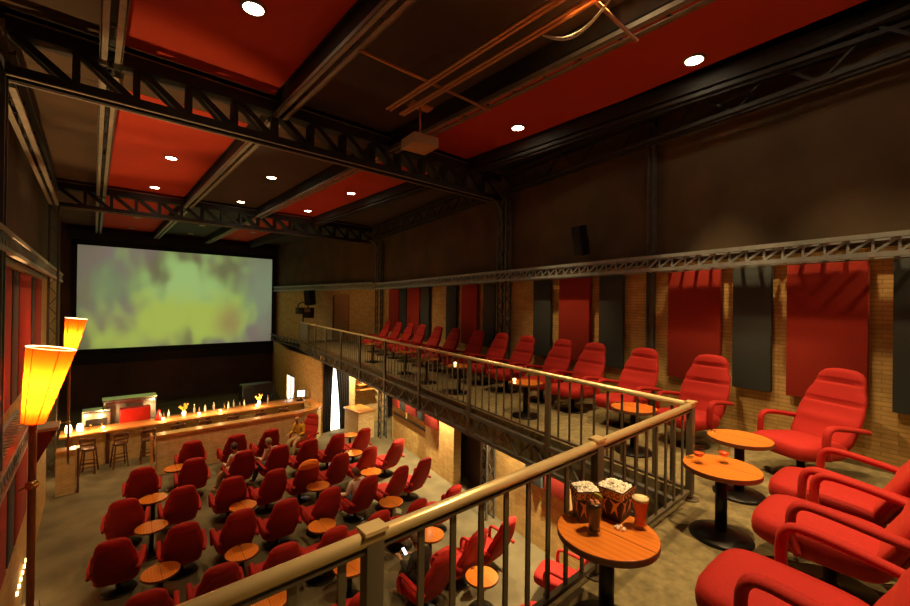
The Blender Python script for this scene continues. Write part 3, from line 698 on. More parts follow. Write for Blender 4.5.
# orange garment over one chair back
mat('cloth_orange', (.9, .22, .02), .85)
o = MB().rings(back_rings(.36, .95, .41, .15, 1.09, False, t0=.80, t1=1.02, n=12)).obj('orange_garment', 'cloth_orange', None, True, loc=(4.24, 11.10, 0)); o.rotation_euler = (0, 0, math.radians(2))
tag(o, 'orange garment laid over the top of an armchair back mid hall', 'garment')

# ------------------------------------------------------------------ drinks, popcorn
zt = ZB+.602
def carton(x, y, rz, label, w=.155, h=.20):
    t = thing('popcorn_box', label, 'popcorn box', (x, y, zt), rz, 'popcorn boxes on the near table'); w0 = w*.74
    b = MB(); k = .003
    for o_, i_ in ((0, 0),):
        vs = [(-w0/2, -w0/2, 0), (w0/2, -w0/2, 0), (w0/2, w0/2, 0), (-w0/2, w0/2, 0), (-w/2, -w/2, h), (w/2, -w/2, h), (w/2, w/2, h), (-w/2, w/2, h)]
        iv = [(a*(1-.04), b_*(1-.04), c if c > 0 else .004) for a, b_, c in vs]
        b.add(vs+iv, [(0, 3, 2, 1), (0, 1, 5, 4), (1, 2, 6, 5), (2, 3, 7, 6), (3, 0, 4, 7), (8, 9, 10, 11), (8, 12, 13, 9), (9, 13, 14, 10), (10, 14, 15, 11), (11, 15, 12, 8),
                      (4, 5, 13, 12), (5, 6, 14, 13), (6, 7, 15, 14), (7, 4, 12, 15)])
    b.obj('carton', 'carton_dark', t)
    # printed decoration: pale upper band with swirls and leaning orange stars on every face
    for f in range(4):
        R = Matrix.Rotation(f*PI/2, 3, 'Z')
        def P(u, v, d=.0012):
            ww = w0+(w-w0)*v; return R @ Vector((u*ww/2, -ww/2-d, v*h))
        b = MB()
        b.add([P(-1, .76), P(1, .70), P(1, .97), P(-1, .97)], [(0, 1, 2, 3)])
        for cx in (-.5, .45):
            pts = [(cx-.42, .70), (cx-.10, .52), (cx-.36, .18), (cx+.02, .36), (cx+.30, .14), (cx+.16, .48), (cx+.46, .72), (cx+.06, .60)]
            b.add([P(*p) for p in pts], [(0, 1, 7), (1, 2, 3), (3, 4, 5), (5, 6, 7), (1, 3, 5), (1, 5, 7)])
        b.obj('printed_pattern', 'carton_orange', t)
        b = MB()
        for cx in (-.62, -.18, .26, .66):
            b.tube([P(cx+.13*math.cos(a/3), .85+.075*math.sin(a/3)*(1 if f % 2 else -1), .0022) for a in range(2, 19)], .0028, 5)
        b.obj('printed_swirls', 'carton_dark', t)
    b = MB()
    for i in range(150):
        r = .47*w; px, py = random.uniform(-r, r)*.92, random.uniform(-r, r)*.92
        dome = .035*(1-(px/r)**2)*(1-(py/r)**2)
        b.ball((px, py, h-.012+dome*random.uniform(.5, 1)), random.uniform(.008, .013), 7, 5, (1, random.uniform(.7, 1), random.uniform(.7, 1)))
    b.box((0, 0, h-.025), (w*.9, w*.9, .02))
    o = b.obj('popcorn_heap', 'popcorn', None, True, loc=(x, y, zt)); o.rotation_euler = (0, 0, rz)
    tag(o, 'heap of pale popcorn filling the ' + label.split(',')[0], 'popcorn', kind='stuff')
carton(2.36, 1.405, math.radians(-38), 'left popcorn box by the railing, behind the cola glass')
carton(2.535, 1.30, math.radians(3), 'right popcorn box, corner towards the viewpoint, beside the red drink', .19)
b = MB()
for i in range(11): b.ball((random.uniform(-.035, .035), random.uniform(-.028, .028), random.uniform(.008, .016)), random.uniform(.007, .010), 8, 5)
tag(b.obj('spilled_popcorn', 'popcorn', None, True, loc=(2.415, 1.195, zt-.001)), 'few spilled popcorn pieces lying between the two drinks', 'popcorn', kind='stuff')

def tall_glass(x, y, label, drink, lvl, foam):
    t = thing('drinking_glass', label, 'glass', (x, y, zt), 0, 'tall drinks on the near table'); t.scale = (1.15, 1.15, 1.04)
    prof = [(.034, 0), (.036, .01), (.030, .03), (.029, .06), (.034, .11), (.043, .155), (.045, .18), (.044, .20)]
    b = MB().lathe([(.001, 0)]+prof+[(.042, .20), (.043, .18), (.041, .155), (.032, .11), (.027, .06), (.028, .035), (.001, .02)], seg=28); b.obj('glass', 'glass_clear', t, True)
    def rad(z):
        for (ra, za), (rb_, zb_) in zip(prof, prof[1:]):
            if z <= zb_: return ra+(rb_-ra)*(z-za)/(zb_-za)
        return prof[-1][0]
    zs = [.024+(lvl-.024)*i/10 for i in range(11)]
    MB().lathe([(.001, zs[0])]+[(rad(z)-.0028, z) for z in zs]+[(.001, lvl)], seg=28).obj('drink', drink, t, True)
    if foam: MB().lathe([(.001, lvl)]+[(rad(z)-.0028, z) for z in (lvl+.0005, lvl+.014)]+[(.001, lvl+.016)], seg=28).obj('foam', 'foam', t, True)
    else:
        b = MB()
        for k in range(4): b.box((.018*math.cos(k*1.6), .018*math.sin(k*1.6), lvl+.002), (.018, .018, .016), k, .3*k)
        b.obj('ice_cubes', 'ice', t, bevel=.002)
        b = MB().lathe([(.001, -.003), (.024, -.003), (.024, .003), (.001, .003)], (.045, .005, .197), 20, Matrix.Rotation(.9, 3, 'Y')); b.obj('lime_slice', 'lime', t)
tall_glass(2.245, 1.275, 'tall glass of dark cola with a lime slice', 'cola', .175, False)
tall_glass(2.515, 1.125, 'tall glass of red drink with pale foam', 'red_drink', .165, True)

def small_glass(x, y, label):
    t = thing('liqueur_glass', label, 'glass', (x, y, zt), 0, 'small stemmed glasses'); t.scale = (1.4, 1.4, 1.45)
    MB().lathe([(.001, 0), (.026, 0), (.024, .004), (.005, .008), (.005, .028), (.022, .040), (.033, .06), (.032, .085), (.027, .10), (.0255, .10), (.0305, .085), (.031, .06), (.020, .043), (.001, .036)], seg=24).obj('glass', 'glass_clear', t, True)
    MB().lathe([(.001, .038), (.019, .043), (.0295, .058), (.0295, .064), (.001, .064)], seg=24).obj('drink', 'red_drink', t, True)
small_glass(3.95, 1.27, 'small stemmed glass, left one of the pair on the second table')
small_glass(4.13, 1.13, 'small stemmed glass, right one of the pair on the second table')
def candle(x, y, z, label, s=1, m_='glow_warm', group='lit candle glasses'):
    t = thing('candle_glass', label, 'candle', (x, y, z), 0, group)
    MB().lathe([(.001, 0), (.03*s, 0), (.036*s, .07*s), (.033*s, .07*s), (.027*s, .006), (.001, .006)], seg=18).obj('glass', 'glass_clear', t, True)
    MB().lathe([(.001, .008), (.025*s, .008), (.029*s, .048*s), (.001, .05*s)], seg=16).obj('glowing_wax', m_, t, True)
candle(6.1, 6.9, zt, 'small candle glass on the sixth balcony table')
candle(5.6, 4.75, zt, 'small candle glass on the fifth balcony table')

# ------------------------------------------------------------------ projector and rails
t = thing('projector_rails', 'pair of copper coloured tracks hanging under the ceiling beside the projector', 'rail')
for x in (3.56, 3.82):
    b = MB()
    for dx in (-.032, .032): b.tube([(x+dx, 5.75, E+3.15), (x+dx, Y0+.1, E+3.15)], .022, 8)
    b.obj('twin_track', 'copper' if 'copper' in M else mat('copper', (.72, .30, .11), .4, .4).name, t, True)
for y, x1 in ((4.75, 4.9), (2.3, 4.9), (-.4, 4.9)): MB().tube([(2.5, y, E+3.22), (x1, y, E+3.22)], .022, 8).obj('cross_pipe', 'copper', t, True)
t = thing('projector', 'video projector hanging on a thin pole below the ceiling tracks', 'projector', (3.98, 5.45, E+2.53), math.radians(-6))
MB().box((0, 0, .09), (.46, .44, .17)).obj('housing', mat('projector_case', (.55, .32, .16), .5).name, t, bevel=.02)
MB().box((0, .225, .09), (.42, .012, .14)).obj('front_panel', 'black_metal', t)
MB().lathe([(.05, -.04), (.055, .03), (.045, .04), (.001, .035), (.001, -.04)], (.11, .245, .10), 20, Matrix.Rotation(-PI/2, 3, 'X')).obj('lens', 'black_metal', t, True)
MB().lathe([(.001, 0), (.03, 0), (.03, .004), (.001, .004)], (.11, .288, .10), 16, Matrix.Rotation(-PI/2, 3, 'X')).obj('lens_glow', 'screen_light', t)
MB().tube([(0, 0, .17), (0, 0, .70)], .018, 8).obj('mount_pole', 'copper', t, True)
MB().box((0, 0, .70), (.40, .18, .03)).obj('clamp_plate', 'copper', t)
MB().box((0, -.02, .19), (.30, .22, .03)).obj('mount_bracket', 'black_metal', t)
b = MB()
for k in (0, .03): b.tube([(3.82+.03*k, 2.9-.9*i/14, E+3.10-math.sin(PI*i/14)*(.20+k)) for i in range(15)], .008, 6)
tag(b.obj('cable_loop', 'white', None, True), 'pale cable loops sagging from the ceiling track near the top edge', 'cable')

# wall speaker high right, stage light and speakers at the far end
def speaker(loc, rz, rx, size, label, bracket=True):
    t = thing('loudspeaker', label, 'loudspeaker', loc, rz, 'loudspeakers')
    MB().box((0, 0, 0), size, 0, rx).obj('cabinet', 'black_metal', t, bevel=.01)
    R = Matrix.Rotation(rx, 3, 'X')
    MB().box(tuple(R @ Vector((0, size[1]/2+.006, 0))), (size[0]*.9, .012, size[2]*.92), 0, rx).obj('grille', 'black_cloth', t)
    if bracket: MB().bar((0, -size[1]/2+.02, 0), (0, -size[1]/2-.16, .04), .05, .05).obj('bracket', 'steel_grey', t)
speaker((7.62, 4.72, E+1.36), face(-1, .1), -.22, (.22, .24, .62), 'black loudspeaker tilted down high on the right wall')
speaker((8.75, 21.8, E+.25), face(-1, -.3), -.1, (.45, .4, .8), 'dark blue grey loudspeaker high on the wall beside the screen')
speaker((8.55, 21.4, E-.55), face(-1, -.3), 0, (.40, .35, .55), 'small dark loudspeaker just above the solid railing panel')
t = thing('stage_spotlight', 'dark stage spotlight unit hanging beside the screen over the balcony end', 'spotlight', (7.80, 20.25, E-.42), .3)
MB().box((0, 0, 0), (.48, .6, .32)).obj('body', 'black_metal', t, bevel=.03)
MB().box((0, -.31, .03), (.34, .02, .20)).obj('lens_window', 'stainless', t)
MB().tube(catmull([(-.3, 0, 0), (-.28, 0, .3), (0, 0, .42), (.28, 0, .3), (.3, 0, 0)], 4), .025, 6).obj('yoke', 'black_metal', t, True)
MB().tube([(0, 0, -.16), (0, 0, -1.53)], .03, 8).obj('stand', 'black_metal', t, True)
# wooden door on the far upper wall
def rearx(y): a = (y-YB)/(YS-YB); return on_w(RW, YB)*(1-a)+8.8*a
p, q = (rearx(19.0)-.03, 19.0), (rearx(20.3)-.03, 20.3)
t = struct(MB().bar((*p, E-.75), (*q, E-.75), .06, 2.3).obj('door_1', mat('door_wood', (.36, .13, .035), .6).name))
MB().bar((p[0]-.02, 20.2, E-.75), (p[0]-.16, 20.45, E-.75), .08, 2.3).obj('door_frame', 'dark_wood', t)
MB().ball((p[0]-.08, 19.15, E-.95), .035).obj('door_handle', 'brass', t, True)

# curtained doorway, bright gap, niche, brick box, bar end
struct(MB().box((7.75, 16.34, 1.42), (.92, .03, 2.84)).obj('window_1', 'daylight_glass'))
def curtain(lo, hi, z0, z1, label, yc, amp=.035):
    """Hanging folded cloth; lo and hi give the x range at the hem and at the rail."""
    b = MB(); n = 60; m_ = 12; vs = []; fs = []
    for j in range(m_+1):
        tz = j/m_; k = abs(2*tz-.7)**1.3 if tz > .35 else 0; xa = lo[0]+(hi[0]-lo[0])*tz**1.6; xb = lo[1]+(hi[1]-lo[1])*tz**1.6
        for i in range(n+1):
            u = i/n; vs.append((xa+(xb-xa)*u, yc+amp*math.sin(u*PI*11), z0+(z1-z0)*tz))
    for j in range(m_):
        for i in range(n): k = j*(n+1)+i; fs.append((k, k+1, k+n+2, k+n+1))
    b.add(vs, fs); o = b.obj('curtain', 'black_cloth', None, True); md = o.modifiers.new('solid', 'SOLIDIFY'); md.thickness = .02
    return tag(o, label, 'curtain', 'black door curtains')
curtain((7.10, 7.46), (7.10, 7.56), .02, 3.0, 'left black curtain of the bright doorway beside the bar end', 16.2)
curtain((7.86, 8.28), (7.60, 8.28), .02, 3.0, 'right black curtain of the bright doorway, pulled back at the bottom', 16.2)
t = thing('brick_counter', 'square brick box with a wooden top between curtain and lattice column', 'counter', (8.12, 15.0, 0))
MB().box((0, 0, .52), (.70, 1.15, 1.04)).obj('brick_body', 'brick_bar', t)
MB().box((0, 0, 1.07), (.78, 1.23, .06)).obj('wood_top', 'bar_wood', t, bevel=.008)
t = thing('wall_shelf', 'small lit shelf with stacked papers in the niche behind the brick box', 'shelf', (8.95, 16.05, 1.6))
for k in range(3): MB().box((0, 0, .22*k), (.7, .36, .035)).obj('shelf_board', 'bar_wood', t)
MB().box((0, 0, .24+.06), (.4, .25, .06)).obj('papers', 'white', t)
o = MB().bar((sx(20.12)+.05, 20.12, .83), (sx(21.38)+.05, 21.38, .83), .03, 1.66).obj('window_2', 'daylight_glass'); struct(o)
MB().bar((sx(20.65)+.01, 20.65, .83), (sx(20.73)+.01, 20.73, .83), .03, 1.66).obj('mullion', 'steel_edge', o)

# half wall along the back of the seating
def half_wall(name, label, pts, h, th=.28):
    t = thing(name, label, 'low wall')
    b = MB(); c = MB()
    for a, q_ in zip(pts, pts[1:]):
        b.bar((*a, h/2), (*q_, h/2), th, h); c.bar((*a, h+.03), (*q_, h+.03), th+.10, .06)
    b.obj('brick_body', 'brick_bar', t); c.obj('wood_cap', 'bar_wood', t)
    return t
half_wall('bar_screen_wall', 'long low brick wall with a wooden cap in front of the bar', [(1.5, 15.55), (6.0, 15.55), (6.5, 15.68), (6.82, 16.05), (6.9, 16.6), (6.9, 17.3)], 1.16)
half_wall('bar_screen_wall', 'short brick pier with wooden top at the left end of the bar', [(-.72, 15.55), (-.32, 15.55)], 1.16)
tag(MB().box((1.38, 15.55, .62), (.05, .34, 1.24)).obj('end_board', 'bar_wood'), 'upright wooden end board on the long low brick wall', 'board')
tag(MB().box((-.27, 15.55, .62), (.05, .34, 1.24)).obj('end_board', 'dark_wood'), 'upright dark wooden end board on the short brick pier', 'board')
# bar counter
t = thing('bar_counter', 'long lit wooden bar counter below the screen', 'bar counter', (0, 0, 0))
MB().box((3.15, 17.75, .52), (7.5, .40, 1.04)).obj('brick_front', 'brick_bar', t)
MB().box((3.15, 17.80, 1.075), (7.8, .90, .07)).obj('countertop', 'bar_wood', t, bevel=.01)
for i in range(9): MB().box((-.55+.95*i, 17.53, .52), (.10, .06, 1.0)).obj('front_pilaster', 'dark_wood', t)
# stools
def make_stool():
    t = thing('bar_stool', 'x', 'bar stool')
    MB().lathe([(.001, .70), (.17, .70), (.185, .72), (.185, .76), (.16, .78), (.001, .785)], seg=20).obj('seat', 'dark_wood', t, True)
    for sx in (-1, 1):
        for sy in (-1, 1): MB().bar((sx*.13, sy*.13, .71), (sx*.19, sy*.19, 0), .035, .035).obj('leg', 'dark_wood', t)
    b = MB()
    for z in (.22, .35):
        for s in (-1, 1): b.bar((-.17, s*.17, z), (.17, s*.17, z), .02); b.bar((s*.17, -.17, z+.05), (s*.17, .17, z+.05), .02)
    b.obj('stretchers', 'dark_wood', t)
    b = MB()
    for s in (-1, 1): b.bar((s*.17, -.14, .74), (s*.18, -.20, 1.10), .03)
    b.obj('back_posts', 'dark_wood', t)
    MB().tube([(-.18+.36*i/8, -.20-.05*math.sin(PI*i/8), 1.08) for i in range(9)], .03, 8, rb=.06).obj('back_rail', 'dark_wood', t, True)
    MB().tube([(-.17+.34*i/8, -.18-.05*math.sin(PI*i/8), .92) for i in range(9)], .02, 8, rb=.03).obj('lower_back_rail', 'dark_wood', t, True)
    return t
st = make_stool()
for i, x in enumerate([-.05, .68, 1.40, 2.2, 3.05, 3.95, 4.85, 5.75]):
    o = st if i == 0 else copy_tree(st)
    place(o, (x, 16.95+.04*(i % 2), 0), math.radians(random.uniform(-12, 12)), ('leftmost', 'second', 'third', 'fourth', 'fifth', 'sixth', 'seventh', 'rightmost')[i]+' dark wooden bar stool with low back, counting from the left', 'bar stools along the counter')
    o['category'] = 'bar stool'
zc = 1.111
# things on the bar
def bottle(x, y, h, m_, label, grp='bottles standing on the bar'):
    t = thing('bottle', label, 'bottle', (x, y, zc), 0, grp); r = h*.13
    MB().lathe([(.001, 0), (r, 0), (r, h*.58), (r*.4, h*.74), (r*.36, h*.95), (.001, h*.95)], seg=12).obj('body', m_, t, True)
    MB().lathe([(.001, h*.95), (r*.45, h*.95), (r*.45, h), (.001, h)], seg=10).obj('cap', 'brass', t)
BX = [1.95, 2.1, 2.9, 3.05, 3.25, 3.55, 3.9, 4.05, 4.25, 4.45, 4.62, 5.55, 6.3, 6.6]
for i, x in enumerate(BX):
    bottle(x, 18.05+.04*(i % 3), .22+.05*((i*7) % 3), ('glass_bottle', 'glass_bottle_pale', 'white')[(i*5) % 3], f"{('amber','clear','white')[(i*5)%3]} bottle on the bar, {['first','second','third','fourth','fifth','sixth','seventh','eighth','ninth','tenth','eleventh','twelfth','thirteenth','last'][i]} from the red pillar bottle")
def vase(x, label):
    t = thing('flower_vase', label, 'vase', (x, 17.95, zc))
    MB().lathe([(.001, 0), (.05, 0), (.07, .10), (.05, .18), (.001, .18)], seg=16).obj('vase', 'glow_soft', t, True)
    b = MB()
    for k in range(14):
        a = k*2.4; r = .06+.10*((k*37) % 10)/10; b.bar((0, 0, .15), (r*math.cos(a), r*math.sin(a), .27+.06*(k % 3)), .008); b.ball((r*math.cos(a), r*math.sin(a), .28+.06*(k % 3)), .035, 7, 5)
    b.obj('flowers', 'petal', t, True)
vase(2.55, 'glowing vase of yellow flowers on the bar, left of the bottles'); vase(5.15, 'glowing vase of yellow flowers on the bar, near the right end')
for x, lb in ((.28, 'beside the small ticket machine'), (3.0, 'left of the bottle row'), (3.7, 'amid the bottle row'), (5.0, 'beside the right vase'), (1.9, 'beside the red pillar bottle')):
    candle(x, 17.75, zc, 'glowing candle glass on the bar '+lb, 1.6, 'glow_warm', 'candle glasses on the bar')
    light('candle_light', 'POINT', (x, 17.7, zc+.25), 26, (1, .60, .25), .04)
tag(MB().lathe([(.001, 0), (.11, 0), (.10, .12), (.05, .28), (.035, .36), (.001, .38)], (1.78, 17.85, zc), 16).obj('red_decanter', 'red_plastic', None, True), 'red cone shaped decanter standing on the bar right of the red box', 'decanter')
for x, lb in ((-.55, 'left'), (-.28, 'right')):
    t = thing('lantern', f'very bright glowing lantern at the left end of the bar, {lb} one', 'lantern', (x, 17.75, zc), 0, 'bright lanterns on the bar')
    MB().lathe([(.001, 0), (.07, 0), (.07, .02), (.001, .02)], seg=16).obj('base', 'brass', t)
    MB().lathe([(.001, .02), (.075, .02), (.085, .16), (.06, .26), (.001, .27)], seg=18).obj('glowing_globe', 'glow_warm', t, True)
light('lantern_light', 'POINT', (-.40, 17.55, zc+.45), 60, (1, .6, .25), .06)
# machines behind the bar
t = thing('espresso_machine', 'pale espresso machine behind the left part of the bar', 'coffee machine', (.12, 18.6, 1.0))
MB().box((0, 0, .28), (.75, .5, .55)).obj('body', 'stainless', t, bevel=.04)
MB().box((0, -.26, .22), (.55, .03, .22)).obj('front_recess', 'black_metal', t)
MB().box((0, 0, .585), (.72, .48, .05)).obj('cup_rail', 'chrome', t)
for s in (-.15, .15): MB().lathe([(.001, 0), (.03, 0), (.035, .08), (.001, .08)], (s, -.30, .10), 12).obj('group_head', 'brass', t, True)
t = thing('stainless_cabinet', 'wide stainless steel cabinet standing behind the bar beneath the screen', 'cabinet', (1.05, 19.2, 0))
MB().box((0, 0, .88), (1.5, .6, 1.76)).obj('body', 'stainless', t, bevel=.02)
MB().box((0, -.31, 1.68), (1.4, .02, .08)).obj('handle_bar', 'chrome', t)
MB().box((0, 0, 1.78), (1.56, .66, .04)).obj('top_lid', 'chrome', t)
tag(MB().box((1.15, 18.35, zc-.11+.34), (.85, .36, .46)).obj('red_box', 'red_plastic', bevel=.02), 'glossy dark red box on the bar in front of the steel cabinet', 'box')
t = thing('bar_table', 'narrow dark back bar shelf behind the counter carrying machines', 'back bar', (0, 0, 0))
MB().box((3.3, 18.60, .49), (7.3, .5, .98)).obj('body', 'dark_wood', t)
MB().box((3.3, 18.60, .99), (7.4, .55, .02)).obj('top', 'dark_wood', t)
t = thing('drinks_fridge', 'black drinks fridge behind the right part of the bar', 'fridge', (5.5, 19.6, 0))
MB().box((0, 0, .85), (1.3, .6, 1.7)).obj('body', 'black_metal', t, bevel=.02)
for s in (-.32, .32):
    d = MB().box((s, -.31, .9), (.60, .03, 1.4)).obj('door', 'black_cloth', t); MB().box((s+.24, -.34, .9), (.02, .02, .6)).obj('door_handle', 'chrome', d)
t = thing('till_monitor', 'lit till monitor on a stand at the right end of the bar', 'monitor', (6.78, 17.7, zc), math.radians(-20))
MB().box((0, 0, .30), (.34, .04, .30)).obj('bezel', 'black_metal', t, bevel=.005)
MB().box((0, -.024, .30), (.30, .006, .26)).obj('display', 'screen_light', t)
MB().box((0, 0, .08), (.05, .05, .16)).obj('stand', 'black_metal', t)
MB().box((0, -.02, .012), (.36, .28, .024)).obj('keyboard_base', 'black_metal', t)

# ------------------------------------------------------------------ tall lamps on the left
def tall_lamp(x, y, ztop, rt_, rb_, hs, pr, tilt, zfoot, label, watts, fb):
    t = thing('tall_lamp', label, 'lamp', (x, y, 0), 0, 'tall lamps at the left wall')
    R = Matrix.Rotation(tilt, 3, 'Y'); z0 = ztop-hs
    MB().lathe([(pr*.8, zfoot), (pr, zfoot+.2), (pr, z0-.12), (pr*1.1, z0-.10), (pr*.9, z0-.03), (.001, z0-.03)], seg=18).obj('pole', 'lamp_wood', t, True)
    MB().ball((0, 0, zfoot-.02), pr*1.4).obj('pole_tip', 'chrome', t, True)
    MB().lathe([(pr*.9, z0-.04), (pr*1.15, z0-.035), (pr*1.15, z0-.02), (.001, z0-.02)], seg=18).obj('collar', 'brass', t, True)
    prof = [(rb_, 0), (rt_, hs)]; seg = 40
    b = MB(); rs = []
    for k in range(9):
        f = k/8; r = rb_+(rt_-rb_)*f**.9
        rs.append([Vector((0, 0, z0))+R @ Vector((r*math.cos(2*PI*j/seg), r*math.sin(2*PI*j/seg), hs*f)) for j in range(seg)])
    b.rings(rs, cap=False); sh = b.obj('lamp_shade', 'lampshade', t, True)
    rr_ = [Vector((0, 0, z0))+R @ Vector((rt_*math.cos(2*PI*j/seg), rt_*math.sin(2*PI*j/seg), hs)) for j in range(seg+1)]
    MB().tube(rr_, .008, 6).obj('rim_ring', 'glow_soft', sh, True)
    for a in (.3, -1.2, 2.4, 4.0):
        MB().tube([Vector((0, 0, z0))+R @ Vector((rb_*1.01*math.cos(a), rb_*1.01*math.sin(a), 0)), Vector((0, 0, z0))+R @ Vector((rt_*1.01*math.cos(a), rt_*1.01*math.sin(a), hs))], .006, 5).obj('shade_rib', 'lamp_wood', sh)
    MB().lathe([(.001, 0), (rb_, 0), (rb_, .01), (.001, .01)], (0, 0, z0), 20, R).obj('shade_bottom', 'brass', t)
    c = Vector((0, 0, z0))+R @ Vector((0, 0, hs*.27-.07))
    MB().ball(c, .04).obj('bulb', 'bulb', t, True)
    L = light('lamp_bulb_light', 'POINT', Vector((x, y, 0))+Vector((0, 0, z0))+R @ Vector((0, 0, hs*fb)), watts, (1, .62, .26), .03)
    light('lamp_bulb_light', 'POINT', Vector((x, y, 0))+Vector((0, 0, z0))+R @ Vector((0, 0, hs*.27)), watts*.35, (1, .62, .26), .04)
    MB().bar((-.02, 0, E-2.95), (-.9-x+.01, 0, E-3.02), .025, .025).obj('wall_arm', 'brass', t)
    MB().ball((0, 0, E-2.95), pr*1.7).obj('arm_knuckle', 'brass', t, True)
tall_lamp(-.70, 9.3, E-.78, .30, .135, 1.19, .050, .17, .35, 'nearer tall wooden lamp with a glowing orange cone shade', 430, .56)
tall_lamp(-.42, 13.55, E-.46, .20, .10, .85, .024, .13, 1.42, 'farther tall lamp with a glowing orange cone shade before the screen', 200, .5)

# step lights and things low at the left wall
for k in range(6):
    y = 9.75+.23*k
    o = MB().box((-.885, y, .52), (.03, .055, .05)).obj('step_light', 'glow_warm'); tag(o, ['nearest', 'second', 'third', 'fourth', 'fifth', 'farthest'][k]+' small glowing step light low on the left brick wall', 'wall light', 'row of step lights')
light('step_glow', 'POINT', (-.78, 10.3, .5), 4, (1, .6, .25), .1)
tag(MB().box((-.74, 8.3, .22), (.28, 2.4, .44)).obj('low_bench', 'dark_wood', bevel=.01), 'low brown bench at the bottom left against the wall', 'bench')
t = thing('wall_unit', 'dark angled unit with a pale top edge on the left wall behind the lamp pole', 'wall unit', (-.88, 12.3, E-2.75), 0)
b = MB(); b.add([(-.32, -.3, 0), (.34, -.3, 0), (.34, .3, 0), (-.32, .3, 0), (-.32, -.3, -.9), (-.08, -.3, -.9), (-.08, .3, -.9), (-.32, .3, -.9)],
                [(0, 1, 2, 3), (7, 6, 5, 4), (0, 4, 5, 1), (1, 5, 6, 2), (2, 6, 7, 3), (3, 7, 4, 0)]); b.obj('body', 'fabric_dark_red', t)
MB().box((.01, 0, .03), (.70, .64, .06)).obj('top_board', 'steel_edge', t)

